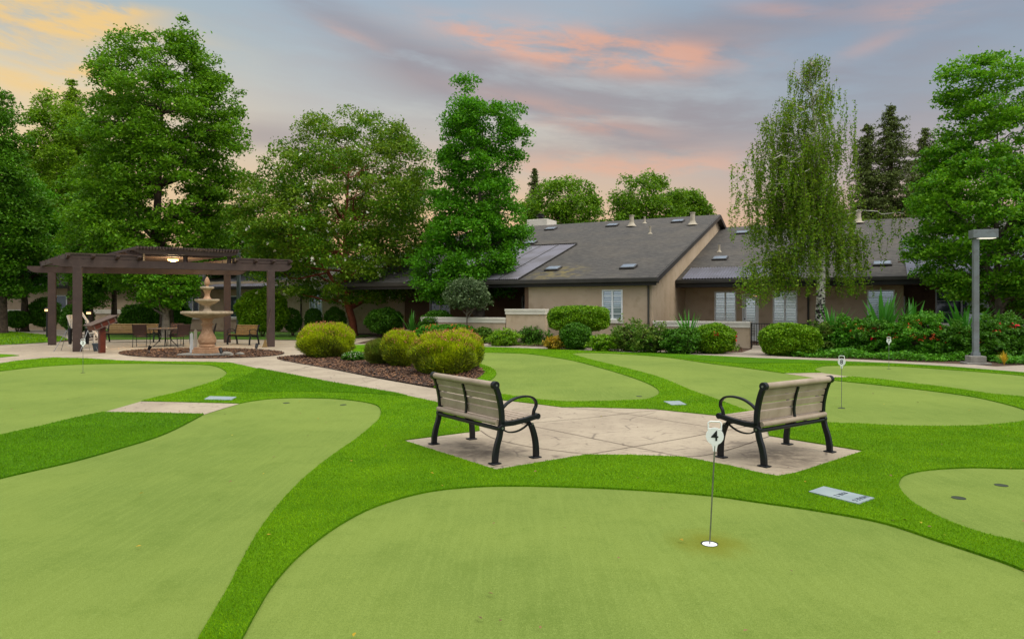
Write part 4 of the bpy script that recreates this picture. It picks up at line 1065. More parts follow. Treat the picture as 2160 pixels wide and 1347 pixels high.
def tree(name,label,cat,rows,Y,trunk_px,base_r,nleaf,leafsize,lm,bark='bark',puffs=150,puff=.75,hollow=.45,group=None,flowers=0,nb=26,depth=.85,top=.8,seed=1,flat=.6,split=.3,up=.4,base_px=None,inset=.62,flm='flower_white',trunktop=None,stray=.06,bell=1.0):
    puffs=int(puffs*1.9); puff*=.74; flat=min(1.0,flat*1.55); nleaf=int(nleaf*1.15)
    rng=np.random.default_rng(seed); o=Outline(rows,Y); bx=((base_px or trunk_px)-CX)*Y/F
    t=thing(name,label,cat,(bx,Y,0),0,group); org=np.array([bx,Y,0])
    zmin,zmax=o.z[0],o.z[-1]; zz=np.linspace(zmin,zmax,200); cx,hw=o.at(zz); wgt=(hw+.2)**2*bell; wgt/=wgt.sum()
    z=rng.choice(zz,puffs,p=wgt)+rng.uniform(-.02,.02,puffs)*(zmax-zmin); z=np.clip(z,zmin,zmax)
    c,h=o.at(z); ps=puff*rng.uniform(.6,1.35,puffs); ps=np.minimum(ps,h*.9+.12)
    ang=rng.uniform(0,2*math.pi,puffs); rad=hollow+(1-hollow)*np.sqrt(rng.uniform(0,1,puffs))
    he=np.maximum(h-ps*inset,.02)*(1+.10*np.sin(ang*3+z*1.7+seed))
    PC=np.stack([c+np.cos(ang)*rad*he, Y+np.sin(ang)*rad*he*depth, np.clip(z,zmin+ps*.3,zmax-ps*.15)],1)
    wt=ps**2; wt/=wt.sum(); idx=rng.choice(puffs,nleaf,p=wt)
    d=rng.normal(0,1,(nleaf,3)); d/=np.linalg.norm(d,axis=1)[:,None]
    d[:,2]=np.where(d[:,2]<-.25,-d[:,2]*.8,d[:,2])
    rr=rng.uniform(0,1,nleaf)**.42
    off=d*rr[:,None]*ps[idx][:,None]; off[:,2]*=flat
    C=PC[idx]+off
    ns=int(nleaf*stray); C[:ns]+=np.clip(rng.normal(0,.28,(ns,3)),-.5,.5)*ps[idx[:ns]][:,None]
    v=leafcards(C,leafsize,up=up,rng=rng)-org
    fastmesh('crown',v,4,M[lm],t)
    # trunk and limbs
    mb=MB(); zt=trunktop or (zmin+(zmax-zmin)*top); cxt,_=o.at(np.array([zt])); zf=zmin+(zmax-zmin)*split
    cf,_=o.at(np.array([zf])); tx=(trunk_px-CX)*Y/F
    tp=[Vector((bx,Y,-.1)),Vector((bx*.75+tx*.25,Y,zmin*.5)),Vector((tx,Y,zmin)),Vector((tx*.4+float(cf[0])*.6,Y+.1,zf)),Vector((float(cxt[0]),Y,zt))]
    tp=[p-Vector(org) for p in tp]
    pts=[]; 
    for i in range(len(tp)-1):
        for k in range(4): pts.append(tp[i].lerp(tp[i+1],k/4))
    pts.append(tp[-1]); n=len(pts)
    rads=[base_r*(1.35 if i==0 else 1)*(1-.9*(pts[i].z/max(zt,.1))**.85 if pts[i].z>0 else 1) for i in range(n)]
    mb.tube(pts,[max(q,.012) for q in rads],9); mb.build('trunk',M[bark],t,smooth=True)
    lb_=MB(); order=rng.permutation(puffs)[:nb]
    for k,i in enumerate(order):
        e=Vector(PC[i])-Vector(org); hz=max(min(e.z-.3*math.hypot(e.x,e.y)-.3, zt*.95), zmin*.8)
        # find trunk point near hz
        j=min(range(n),key=lambda q:abs(pts[q].z-hz)); s=pts[j]; r0=max(rads[j]*.5,.018)
        bp=branch(s,e,.08,.9,6,int(k+seed*77)); lb_.tube(bp,[r0*(1-.85*q/6)+.006 for q in range(7)],6)
        for q in range(3):
            i2=int(rng.integers(0,puffs)); e2=Vector(PC[i2])-Vector(org)
            if (e2-bp[3+q]).length<2.4*puff: lb_.tube(branch(bp[3+q],e2,.03,.8,3,k*9+q),[r0*.35,r0*.28,r0*.2,.006],5)
    if lb_.v: lb_.build('limbs',M[bark],t,smooth=True)
    if flowers:
        ids=rng.choice(puffs,flowers); FC=[]
        for i in ids:
            a=rng.uniform(0,6.28); q=np.array([math.cos(a),math.sin(a)*-abs(math.sin(a)),rng.uniform(-.3,.9)*flat]); FC.append(PC[i]+q*ps[i]*rng.uniform(.85,1.1)+rng.normal(0,.045,(7,3)))
        fastmesh('blossom',leafcards(np.concatenate(FC),.12,rng=rng)-org,4,M[flm],t)
    return t

tree('maple_tree','tallest broad green maple rising behind the pergola','tree',[(42,380,395),(62,285,425),(90,235,440),(130,222,462),(180,195,498),(230,180,515),(290,165,528),(350,160,526),(410,150,510),(470,140,485),(520,130,470),(570,160,445),(615,235,410),(650,280,395)],38,352,.40,88000,.17,'lf_maple',puffs=300,puff=1.05,hollow=.3,nb=60,seed=3,flat=.5,stray=.1)
tree('ash_tree','pale yellow green tree between the far left tree and the big maple','tree',[(205,95,150),(240,62,190),(300,50,230),(370,45,250),(450,60,260),(520,70,250),(600,110,200)],50,150,.3,36000,.19,'lf_yellow',puffs=120,puff=1.1,seed=4,flat=.6,stray=.1)
tree('elm_tree','dark green tree cut by the left edge of the picture','tree',[(193,-40,25),(230,-80,45),(300,-110,55),(370,-130,68),(440,-130,90),(520,-130,90),(590,-90,70),(630,-60,40)],42,5,.3,40000,.18,'lf_deep',puffs=130,puff=1.0,seed=5,stray=.08)
tree('maple_tree','low spreading maple at the far left in front of the house','tree',[(385,0,90),(430,-60,125),(490,-60,140),(550,-60,128),(600,-50,108),(635,-10,100)],45,52,.26,34000,.17,'lf_pear',puffs=120,puff=.95,seed=6,flat=.45,depth=.8)
tree('maple_tree','dark twisted little tree seen between the two left pergola posts','tree',[(560,120,240),(600,130,235),(640,150,230),(655,180,215)],41,193,.16,7000,.15,'lf_deep',puffs=46,puff=.8,seed=7,nb=26,hollow=.2)
tree('oak_tree','straight dark trunked tree seen through the pergola','tree',[(420,150,300),(480,150,320),(540,140,320),(590,180,300),(625,215,285)],43,241,.22,18000,.17,'lf_deep',puffs=80,puff=.95,seed=8)
tree('maple_tree','low bright green maple with a grey trunk seen under the pergola roof','tree',[(560,265,400),(590,262,415),(620,275,412),(645,300,390),(655,320,375)],36,350,.26,12000,.15,'lf_rmaple','bark_grey',puffs=60,puff=.75,seed=9,flat=.45)
tree('crape_myrtle','round crape myrtle with white blossom and a red brown trunk','tree',[(243,690,800),(262,636,855),(300,600,885),(345,552,915),(400,508,940),(450,492,940),(500,492,945),(550,505,935),(595,530,915),(625,570,895),(645,640,860)],38,735,.23,92000,.145,'lf_crape','bark_red',puffs=340,puff=.95,hollow=.3,nb=60,flowers=420,seed=17,flat=.55,base_px=747,stray=.14)
tree('pear_tree','tall narrow pear tree with an open crooked top left of the house roof','tree',[(160,985,1000),(178,950,1005),(192,935,1012),(208,985,1010),(225,930,1060),(245,918,1118),(290,915,1130),(330,915,1112),(370,890,1090),(420,885,1102),(470,892,1116),(530,876,1118),(580,858,1106),(622,866,1085),(655,930,1040)],34,1015,.22,66000,.14,'lf_pear','bark_grey',puffs=230,puff=.74,hollow=.2,inset=.48,nb=60,seed=11,flat=.6,stray=.08)
tree('pittosporum_tree','small variegated many stemmed tree under the pear tree','tree',[(597,960,1010),(615,940,1035),(640,935,1038),(655,955,1025)],31,985,.05,6500,.10,'lf_grey','bark_grey',puffs=40,puff=.5,seed=12,nb=20)
for k,(rows,Y,tp,lab,sd) in enumerate((
  ([(388,1165,1215),(402,1130,1250),(430,1105,1270),(470,1100,1276),(540,1100,1276)],58,1190,'green tree behind the chimney of the main roof',21),
  ([(374,1335,1375),(395,1300,1420),(425,1290,1440),(470,1282,1452),(540,1282,1460)],58,1360,'taller green tree behind the middle of the main roof',22),
  ([(412,1445,1475),(430,1425,1488),(470,1418,1494),(540,1415,1495)],62,1455,'smaller green tree behind the right end of the main roof',23))):
    tree('oak_tree',lab,'tree',rows,Y,tp,.3,22000,.22,'lf_far',puffs=110,puff=1.15,seed=sd,group='trees behind the house roof',stray=.12,inset=.15)
tree('linden_tree','bright green maple like tree behind the street lamp at the right edge','tree',[(130,2045,2100),(150,1975,2150),(185,1955,2170),(230,1990,2215),(290,1985,2250),(340,1950,2270),(390,1905,2290),(450,1920,2300),(520,1905,2300),(580,1935,2290),(630,1990,2260),(665,2050,2200)],25,2107,.16,74000,.125,'lf_rmaple','bark_grey',puffs=270,puff=.68,hollow=.3,nb=55,seed=13,flat=.5,stray=.1)

def conifer(label,px,py,Y,wpx,lm='lf_conifer',seed=1,bot=.5,group='conifers behind the roofs',dens=1.0,name='redwood_tree',H0=2.0):
    rng=np.random.default_rng(seed); x=(px-CX)*Y/F; H=HC+(YH-py)*Y/F; Wd=wpx*Y/F/2
    t=thing(name,label,'tree',(x,Y,0),0,group); V=[]; lb_=MB()
    MB().tube([(0,0,-.1),(0,0,H*.5),(0,0,H)],[.35,.2,.03],8).build('trunk',M['bark'],t,smooth=True)
    z=H-.15
    while z>H0:
        f=(H-z)/H; L=Wd*(.10+2.3*f**.75)*rng.uniform(.75,1.15); L=min(L,Wd*1.5); nb=5 if f<.08 else 7
        for k in range(nb):
            a=rng.uniform(0,6.28); l=L*rng.uniform(.55,1.15); e=np.array([math.cos(a)*l,math.sin(a)*l,rng.uniform(-.25,.35)*l])
            s=np.array([0,0,z]); m=int((14+26*l)*dens); u=rng.uniform(.12,1,m)[:,None]
            p=s+e*u+np.array([0,0,-.12*l])*u**2; p+=rng.normal(0,1,(m,3))*np.array([.17,.17,.12])*(.5+l*.25); V.append(p)
            lb_.tube([s,s+e*.5,s+e+np.array([0,0,-.12*l])],[.03,.02,.008],4)
        z-=rng.uniform(.14,.30)
    lb_.build('limbs',M['bark'],t)
    fastmesh('crown',leafcards(np.concatenate(V),.22,aspect=.4,up=.1,rng=rng),4,M[lm],t)
conifer('tallest conifer behind the right roof between two shorter ones',1880,222,60,110,seed=31)
conifer('slim conifer half hidden by the birch, left of the tallest conifer',1829,262,60,80,seed=32)
conifer('shorter conifer right of the tallest conifer beside the right edge tree',1952,270,62,100,seed=33)
conifer('small distant conifer tip above the trees left of the chimney',1128,355,66,44,seed=34)
conifer('feathery cedar top poking out left of the big maple',152,168,56,110,'lf_yellow',35,group='conifers behind the roofs',name='cedar_tree')
# hedge like trees filling the far left, seen between trunks
for k,(rows,Y,tp,lab,sd,lmx) in enumerate((
  ([(240,-330,-210),(330,-400,-130),(450,-420,-100),(560,-400,-120)],46,-260,'broad tree just outside the left edge, its flank in view',41,'lf_deep'),
  ([(330,20,130),(400,-20,190),(480,-20,220),(560,0,210),(610,30,190)],56,100,'dark tree behind the far left trees filling the gap by the big maple',42,'lf_maple'),
  ([(450,420,520),(480,400,560),(540,400,600),(590,430,590)],52,490,'low green tree behind the right side of the pergola roof',43,'lf_maple'),
  ([(470,560,640),(520,520,720),(570,520,720),(600,560,690)],50,640,'green tree in the gap behind the crape myrtle',44,'lf_deep'))):
    tree('oak_tree',lab,'tree',rows,Y,tp,.28,15000,.22,lmx,puffs=80,puff=1.1,seed=sd,group='trees behind the left houses')

# weeping birch
def birch():
    rng=np.random.default_rng(51); Y=26.0; o=Outline([(120,1695,1745),(150,1680,1785),(190,1636,1806),(240,1602,1814),(300,1580,1818),(360,1566,1824),(420,1575,1825),(480,1590,1832),(540,1590,1838),(600,1570,1838),(630,1560,1830),(655,1640,1820)],Y)
    bx=(1730-CX)*Y/F; t=thing('birch_tree','weeping birch with a white and black trunk in front of the house wing','tree',(bx,Y,0)); org=np.array([bx,Y,0])
    H=HC+(YH-135)*Y/F
    tp=[Vector(((x-CX)*Y/F-bx,0,HC+(YH-y)*Y/F)) for x,y in ((1730,737),(1728,700),(1731,640),(1733,560),(1731,470),(1727,380),(1722,290),(1712,200),(1706,135))]
    MB().tube(tp,[.24,.20,.165,.135,.11,.085,.06,.035,.012],12).build('trunk',M['birch'],t,smooth=True)
    LB=MB(); V=[]; tw=MB()
    zmin,zmax=o.z[0],o.z[-1]
    def trunk_at(z):
        for i in range(len(tp)-1):
            if tp[i].z<=z<=tp[i+1].z: return tp[i].lerp(tp[i+1],(z-tp[i].z)/(tp[i+1].z-tp[i].z))
        return tp[-1]
    def strand(s,L,dens=30,sp=.04,drift=0):
        n=max(int(L*dens),4); u=rng.uniform(0,1,n); dx=rng.normal(0,.3)+drift; dy=rng.normal(0,.12)
        p=np.stack([s[0]+dx*u**1.5*L*.4,s[1]+dy*u**1.5*L*.4,s[2]-u*L],1)+rng.normal(0,sp,(n,3)); V.append(p)
        tw.tube([s,(s[0]+dx*L*.16,s[1]+dy*L*.16,s[2]-L*.5),(s[0]+dx*L*.4,s[1]+dy*L*.4,s[2]-L)],[.006,.004,.002],3)
    for k in range(58):
        zt=rng.uniform(.22,.985)*(zmax-zmin)+zmin; s=trunk_at(zt-zmin*0); s=trunk_at(min(zt,H-.1))
        zc=min(zt+.4,zmax); c,h=o.at(np.array([zc])); a=rng.uniform(0,6.28); rr=rng.uniform(.45,.95)
        e=Vector((float(c[0])-bx+math.cos(a)*float(h[0])*rr, math.sin(a)*float(h[0])*rr*.8, min(zt+rng.uniform(.0,.9),zmax-.1)))
        bp=branch(s,e,.12,.7,6,k); LB.tube(bp,[.035*(1-.14*q)+.004 for q in range(7)],5)
        for q in range(2,7):
            for m in range(3):
                st=np.array(bp[q])+rng.normal(0,.18,3)*np.array([1,1,.4]); L=rng.uniform(.5,2.6)*(1.0 if zt<H*.75 else .45)
                if rng.uniform()<.92: strand(st,min(L,max(st[2]-1.9,.3)),dens=42 if zt<H*.8 else 24)
    # inner curtain of strands
    for k in range(190):
        z=rng.uniform(zmin+1.2,zmax-1.4); c,h=o.at(np.array([z])); a=rng.uniform(0,6.28); rr=math.sqrt(rng.uniform(.16,1))*.98
        xx=float(c[0])-bx+math.cos(a)*float(h[0])*rr
        st=np.array([xx,math.sin(a)*float(h[0])*rr*.75,z]); strand(st,min(rng.uniform(.8,3.0),max(z-2.0,.3)),dens=42)
    # left reaching boughs and right wispy strands
    for (x0,y0,x1,y1,n) in ((1725,470,1545,350,6),(1722,430,1540,440,8),(1725,520,1560,400,8),(1722,400,1580,330,9),(1720,350,1600,270,9),(1728,450,1590,480,12),(1718,320,1640,215,8),(1724,330,1800,300,7),(1728,560,1570,560,12),(1728,575,1560,590,14),(1730,540,1620,540,12),(1728,470,1905,450,7),(1728,500,1870,500,7)):
        s=Vector(((x0-CX)*Y/F-bx,0,HC+(YH-y0)*Y/F)); e=Vector(((x1-CX)*Y/F-bx,rng.uniform(-.8,.3),HC+(YH-y1)*Y/F))
        bp=branch(s,e,.10,.5,8,int(x1)); LB.tube(bp,[.03*(1-.1*q)+.004 for q in range(9)],5)
        for q in range(3,9):
            for m in range(n//2):
                st=np.array(bp[q])+rng.normal(0,.15,3); strand(st,rng.uniform(.3,1.5) if n<10 else rng.uniform(.3,1.0),dens=34 if n<10 else 80,sp=.05 if n<10 else .13)
    LB.build('limbs',M['birch'],t,smooth=True); tw.build('twigs',M['bark'],t)
    fastmesh('crown',leafcards(np.concatenate(V),.085,aspect=.6,up=.0,rng=rng),4,M['lf_birch'],t)
birch()

# ---------------------------------------------------------------- shrubs
def shrub(name,label,l,r,top,bot,n,size,lm,low=None,group=None,seed=1,depth=.9,blade=False,tips=0,flowers=0,flm='flower_red',square=2.2,stems=True,cut=0.0,core=True,Y=None,fsize=.07,rough=.075,cat='shrub'):
    rng=np.random.default_rng(seed); Y=Y or HC*F/(bot-YH); k=Y/F; x=((l+r)/2-CX)*k; w=(r-l)*k/2; zt=HC+(YH-top)*k; zb=max(HC+(YH-bot)*k,0)
    Y=Y+w*depth*.8; 
    t=thing(name,label,cat,(x,Y,0),0,group)
    h=(zt-zb)/2*(1+cut); zc=zt-h
    d=rng.normal(0,1,(n,3)); d/=np.linalg.norm(d,axis=1)[:,None]
    q=(np.abs(d)**square).sum(1)**(-1/square); rad=rng.uniform(.55,1,n)**.5
    bump=1+rough*np.sin(d[:,0]*5+seed)*np.cos(d[:,2]*6+seed*2)+rough*.8*np.sin(d[:,1]*9+d[:,2]*7+seed)
    if rough>.08:
        bump+=rough*.9*np.sin(d[:,0]*13+d[:,2]*11+seed)*np.sin(d[:,2]*15+d[:,1]*9)
        sh=rng.normal(0,1,(60,3)); sh/=np.linalg.norm(sh,axis=1)[:,None]; sl=rng.uniform(.05,.4,60)
        dot=d@sh.T; k_=dot.argmax(1); near=dot.max(1); bump+=np.where(near>.985,sl[k_],0)*(rough/.15)
    p=d*(q*rad*bump)[:,None]*np.array([w,w*depth,h]); p[:,2]+=zc; p=p[p[:,2]>zb+.01]
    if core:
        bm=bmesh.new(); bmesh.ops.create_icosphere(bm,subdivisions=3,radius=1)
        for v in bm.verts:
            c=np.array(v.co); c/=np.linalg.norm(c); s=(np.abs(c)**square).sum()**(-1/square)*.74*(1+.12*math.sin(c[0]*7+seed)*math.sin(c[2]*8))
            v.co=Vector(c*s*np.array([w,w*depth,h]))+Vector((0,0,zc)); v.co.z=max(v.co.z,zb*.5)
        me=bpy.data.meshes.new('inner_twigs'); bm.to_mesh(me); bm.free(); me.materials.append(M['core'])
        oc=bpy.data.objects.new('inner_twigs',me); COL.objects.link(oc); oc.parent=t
    if blade:
        m=len(p); c0=np.array([0,0,zc-h*.6]); dr=(p-c0); dr/=np.linalg.norm(dr,axis=1)[:,None]; dr=dr*.7+np.array([0,0,.55])+rng.normal(0,.35,(m,3)); dr/=np.linalg.norm(dr,axis=1)[:,None]
        sd=np.cross(dr,rng.normal(0,1,(m,3))); sd/=np.linalg.norm(sd,axis=1)[:,None]; L=(size*rng.uniform(.5,1.5,m)*(1+.5*(rng.uniform(0,1,m)>.95)))[:,None]
        v=np.zeros((m,3,3)); v[:,0]=p-sd*L*.11; v[:,1]=p+sd*L*.11; v[:,2]=p+dr*L
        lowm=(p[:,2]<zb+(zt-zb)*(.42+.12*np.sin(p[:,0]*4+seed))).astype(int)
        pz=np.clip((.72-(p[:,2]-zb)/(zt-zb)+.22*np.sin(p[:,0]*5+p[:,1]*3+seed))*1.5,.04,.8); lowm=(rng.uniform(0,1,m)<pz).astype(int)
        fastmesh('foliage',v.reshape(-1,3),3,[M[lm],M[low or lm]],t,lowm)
        if tips:
            dd=rng.normal(0,1,(tips,3)); dd[:,2]=np.abs(dd[:,2])+.5; dd/=np.linalg.norm(dd,axis=1)[:,None]
            pp=dd*np.array([w,w*depth,h])*1.05; pp[:,2]+=zc+.02
            c=np.repeat(pp,5,0)+rng.normal(0,1,(tips*5,3))*np.array([.012,.012,.03]); fastmesh('flower_tips',leafcards(c,.03,rng=rng),4,M['flower_pink'],t)['kind']='stuff'
    else:
        fastmesh('foliage',leafcards(p,size,rng=rng,up=.3),4,M[lm],t)
    if flowers:
        dd=rng.normal(0,1,(flowers,3)); dd[:,1]=-np.abs(dd[:,1]); dd[:,2]=np.abs(dd[:,2])*.9; dd/=np.linalg.norm(dd,axis=1)[:,None]
        pp=dd*np.array([w,w*depth,h])*1.0; pp[:,2]+=zc
        c=np.repeat(pp,12,0)+rng.normal(0,fsize*.33,(flowers*12,3)); fastmesh('blossom',leafcards(c,fsize*.7,rng=rng),4,M[flm],t)['kind']='stuff'
    if stems:
        sb=MB()
        for i in range(7):
            a=i*.9+seed; sb.tube([(math.cos(a)*.05,math.sin(a)*.05,0),(math.cos(a)*w*.3,math.sin(a)*w*.3,zb+(zt-zb)*.3),(math.cos(a)*w*.55,math.sin(a)*w*.5,zb+(zt-zb)*.6)],[.022,.015,.008],5)
        sb.build('stems',M['bark'],t)
    return t
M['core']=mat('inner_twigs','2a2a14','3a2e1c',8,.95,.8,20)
gI='clipped lime bushes on the mulch island'
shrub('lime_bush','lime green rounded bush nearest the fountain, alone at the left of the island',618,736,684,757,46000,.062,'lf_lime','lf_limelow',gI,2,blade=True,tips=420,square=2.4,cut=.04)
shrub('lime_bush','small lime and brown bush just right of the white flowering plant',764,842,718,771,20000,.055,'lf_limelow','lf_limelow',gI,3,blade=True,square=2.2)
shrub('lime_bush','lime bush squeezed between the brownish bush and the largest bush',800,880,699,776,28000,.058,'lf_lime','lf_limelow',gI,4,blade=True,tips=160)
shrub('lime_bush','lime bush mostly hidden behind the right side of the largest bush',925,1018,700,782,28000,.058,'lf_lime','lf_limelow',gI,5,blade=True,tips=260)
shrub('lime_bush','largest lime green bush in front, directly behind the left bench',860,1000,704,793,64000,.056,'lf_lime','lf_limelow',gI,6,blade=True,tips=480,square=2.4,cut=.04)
shrub('flowering_plant','small dark green plant with white flowers between the lime bushes',718,768,743,763,4200,.06,'lf_boxdark',seed=7,flowers=40,flm='flower_white',fsize=.03,depth=.8,group=None,cat='plant')
gH='shrubs in the bed along the house path'
for a in (
 ('low round green shrub at the left end of the house bed',1033,1092,698,731,5000,.07,'lf_box'),
 ('yellowish airy shrub in front of the taller capped wall block',1078,1114,681,722,3500,.07,'lf_mix'),
 ('dark low shrub right of the yellowish one',1098,1160,690,727,5500,.07,'lf_boxdark'),
 ('dark round shrub in front of the flat topped hedge',1182,1252,681,739,10000,.07,'lf_boxdark'),
 ('pale yellow grassy tuft left of the dark round shrub',1150,1194,711,738,2400,.07,'lf_gold'),
 ('small green shrub under the main window',1248,1302,708,742,4200,.07,'lf_box'),
 ('loose grey green shrub below the downspout',1300,1362,684,742,5200,.08,'lf_mix'),
 ('loose green brown shrub right of the downspout',1345,1412,692,746,6500,.08,'lf_mix'),
 ('bushy green shrub below the strap leaved clump',1402,1482,694,748,8500,.08,'lf_boxdark'),
 ('rounded hedge shrub with a red bloom left of the iron gate',1468,1562,683,748,14000,.075,'lf_box'),
 ):
    i=int(a[1]); shrub('garden_shrub',a[0],*a[1:5],a[5],a[6],a[7],seed=i%97,group=gH,rough=.2 if 'oose' in a[0] or 'iry' in a[0] else (.05 if 'ound' in a[0] and 'hedge' in a[0] else .14),flowers=3 if 'red bloom' in a[0] else 0,fsize=.16)
shrub('topiary_hedge','flat topped clipped hedge with a bare trunk in front of the main wall',1158,1289,645,700,24000,.07,'lf_box',seed=61,square=3.2,Y=26.6,depth=.55,rough=.05,group=gH)
shrub('clipped_hedge','bright clipped rounded hedge right of the iron gate',1615,1742,683,752,30000,.07,'lf_box',seed=62,square=2.8,depth=.6,rough=.05,group=gH)
for a in (
 ('loose green shrub between the clipped hedge and the birch trunk',1722,1800,690,757,11000,'lf_mix',0,None),
 ('low shrub with orange flowers left of the strap leaved plant',1775,1850,678,759,12000,'lf_lantana',26,'flower_orange'),
 ('dark shrub with the two big red blooms behind the number 7 marker',1840,1912,690,763,11000,'lf_boxdark',3,'flower_red'),
 ('largest lantana mound covered with orange flowers left of the street lamp',1895,2020,676,768,26000,'lf_lantana',60,'flower_orange'),
 ('dark shrub just left of the street lamp pole',1990,2062,694,770,12000,'lf_boxdark',4,'flower_orange'),
 ('dark leafy shrub right of the street lamp',2058,2130,690,774,13000,'lf_boxdark',3,'flower_red'),
 ('dark rose shrub with red blooms at the right edge',2108,2200,682,772,15000,'lf_boxdark',7,'flower_red')):
    shrub('garden_shrub',a[0],*a[1:5],a[5],.08,a[6],seed=int(a[1])%89,group=gH,flowers=a[7],flm=a[8] or 'flower_red',fsize=.07 if a[8]=='flower_orange' else .15,rough=.2,depth=.8,Y=HC*F/(a[4]-12-YH))
# strap leaved clumps
def strap(label,px,py,Y,n,L,seed,w=.07,lm='lf_strap',group='strap leaved clumps'):
    rng=np.random.default_rng(seed); x=(px-CX)*Y/F; t=thing('strap_leaf_plant',label,'plant',(x,Y,0),0,group); zb=max(HC+(YH-py)*Y/F-.2,0)
    for i in range(n):
        a=rng.uniform(0,6.28); l=L*rng.uniform(.6,1.1); tilt=rng.uniform(.1,.75); mb=MB()
        d=Vector((math.cos(a),math.sin(a),0)); pts=[d*(tilt*l*u**1.4*.8)+Vector((0,0,zb+l*u*(1-.28*tilt*u))) for u in (0,.25,.5,.75,1)]
        side=Vector((-math.sin(a),math.cos(a),0)); ws=[.25,.8,1,.75,.05]
        vs=[p-side*w*.5*k for p,k in zip(pts,ws)]+[p+side*w*.5*k for p,k in zip(pts,ws)]
        mb.add(vs,[(j,j+1,6+j,5+j) for j in range(4)]); mb.build('leaf',M[lm],t)
strap('strap leaved clump rising over the shrubs right of the downspout',1452,745,25.2,46,1.55,71,.06)
strap('tall strap leaved plant between the birch and the red blooms',1862,745,24.6,34,2.25,72,.17)
strap('strap leaved plant left of the biggest lantana mound',1925,745,24.4,24,1.95,73,.13)
strap('strap leaved plant directly left of the street lamp',2032,745,23.6,26,2.05,74,.14)
strap('strap leaved plant right of the street lamp',2095,745,23.2,18,1.75,75,.16)
strap('strap leaved clump by the birch trunk',1755,745,24.6,26,1.75,76,.09)
strap('dark strap leaved clump under the pear tree',868,706,33,26,1.5,77,.06)
# ground cover along the front of the beds
def cover(name,pts,n,size,lm,h,label):
    q=np.array(pts); p=np.stack([RNG.uniform(q[:,0].min(),q[:,0].max(),n*3),RNG.uniform(q[:,1].min(),q[:,1].max(),n*3)],1); p=p[pip(p,pts)][:n]
    z=RNG.uniform(.02,1,len(p))*h*(.6+.4*np.sin(p[:,0]*3.1)*np.cos(p[:,1]*2.3)); C=np.concatenate([p,np.abs(z)[:,None]+.02],1)
    o=fastmesh(name,leafcards(C,size,up=.6),4,M[lm]); o['kind']='stuff'; o['label']=label
cover('ground_cover',W([(1628,744),(1640,751),(1720,755),(1780,756),(1900,761),(1990,763),(2040,762),(2085,763),(2120,768),(2200,771),(2200,752),(1900,742),(1640,736)]),26000,.09,'lf_lantana',.30,'low leafy ground cover along the front of the right hand bed')
cover('ground_cover',W([(1040,727),(1100,729),(1270,734),(1400,739),(1500,743),(1560,742),(1560,732),(1270,722),(1040,716)]),12000,.07,'lf_mix',.16,'low mixed ground cover along the front of the middle bed')
cover('leaf_litter',W([(1030,726),(1100,730),(1270,735),(1500,743.5),(1565,743),(1565,725),(1270,715),(1040,712)]),9000,.06,'chip1',.03,'brown leaf litter under the middle bed shrubs')
strap('golden grassy tuft right of the street lamp base',2118,770,18.9,40,.42,78,.02,'lf_gold','golden tufts')
# hedges behind the pergola and the flowering tree
gB='hedges and shrubs behind the pergola'
shrub('hedge','tall rounded green hedge between the right pergola posts',490,598,612,700,26000,.11,'lf_box',seed=81,Y=37,depth=.6,group=gB,square=2.6)
shrub('hedge','dark clipped hedge left of the grey maple trunk',245,338,640,702,16000,.11,'lf_boxdark',seed=82,Y=40,depth=.5,group=gB,square=2.8)
shrub('hedge','dark round hedge right of the grey maple trunk',352,396,636,702,10000,.11,'lf_boxdark',seed=83,Y=40,depth=.8,group=gB)
shrub('garden_shrub','dark shrub behind the white rocking chair',118,182,640,702,9000,.11,'lf_boxdark',seed=84,Y=41,depth=.8,group=gB)
shrub('garden_shrub','sparse dark shrub against the wall right of the pergola',595,632,650,702,3000,.10,'lf_boxdark',seed=85,Y=38,core=False,group=gB)
shrub('garden_shrub','sparse dark shrub under the small left window',638,676,650,702,3500,.10,'lf_boxdark',seed=86,Y=38,core=False,group=gB)
shrub('garden_shrub','sparse dark shrub just left of the red brown trunk',680,726,648,702,4000,.10,'lf_boxdark',seed=87,Y=38,core=False,group=gB)
shrub('garden_shrub','dark shrub right of the red brown trunk',765,845,650,706,10000,.10,'lf_boxdark',seed=88,Y=35,group=gB)
shrub('garden_shrub','dark green shrub under the left side of the pear tree',880,960,655,712,11000,.09,'lf_boxdark',seed=89,Y=32,group=gB)
shrub('garden_shrub','low shrub with orange flowers behind the largest lime bush',870,1005,684,718,13000,.08,'lf_lantana',seed=90,Y=30,group=gB,flowers=30,flm='flower_orange',fsize=.07,depth=.5)
shrub('garden_shrub','brown green shrub at the foot of the pear tree',1000,1040,690,722,3500,.08,'lf_mix',seed=91,Y=30,group=gB)
shrub('garden_shrub','dark shrub at the foot of the far left trees',0,48,655,692,5000,.12,'lf_boxdark',seed=92,Y=44,group=gB)
shrub('garden_shrub','dark hanging shrub behind the far left bench',50,110,628,690,8000,.12,'lf_boxdark',seed=93,Y=45,group=gB)

# a planter beside the path
x,y=G(862,716); pl=thing('planter','pale round planter behind the lime bushes','planter',(x,y,0))
MB().lathe([(.22,0),(.30,.42),(.33,.44),(.33,.50),(.28,.50),(.02,.46)],seg=22).build('pot_body',M['concrete_base'],pl,smooth=True)

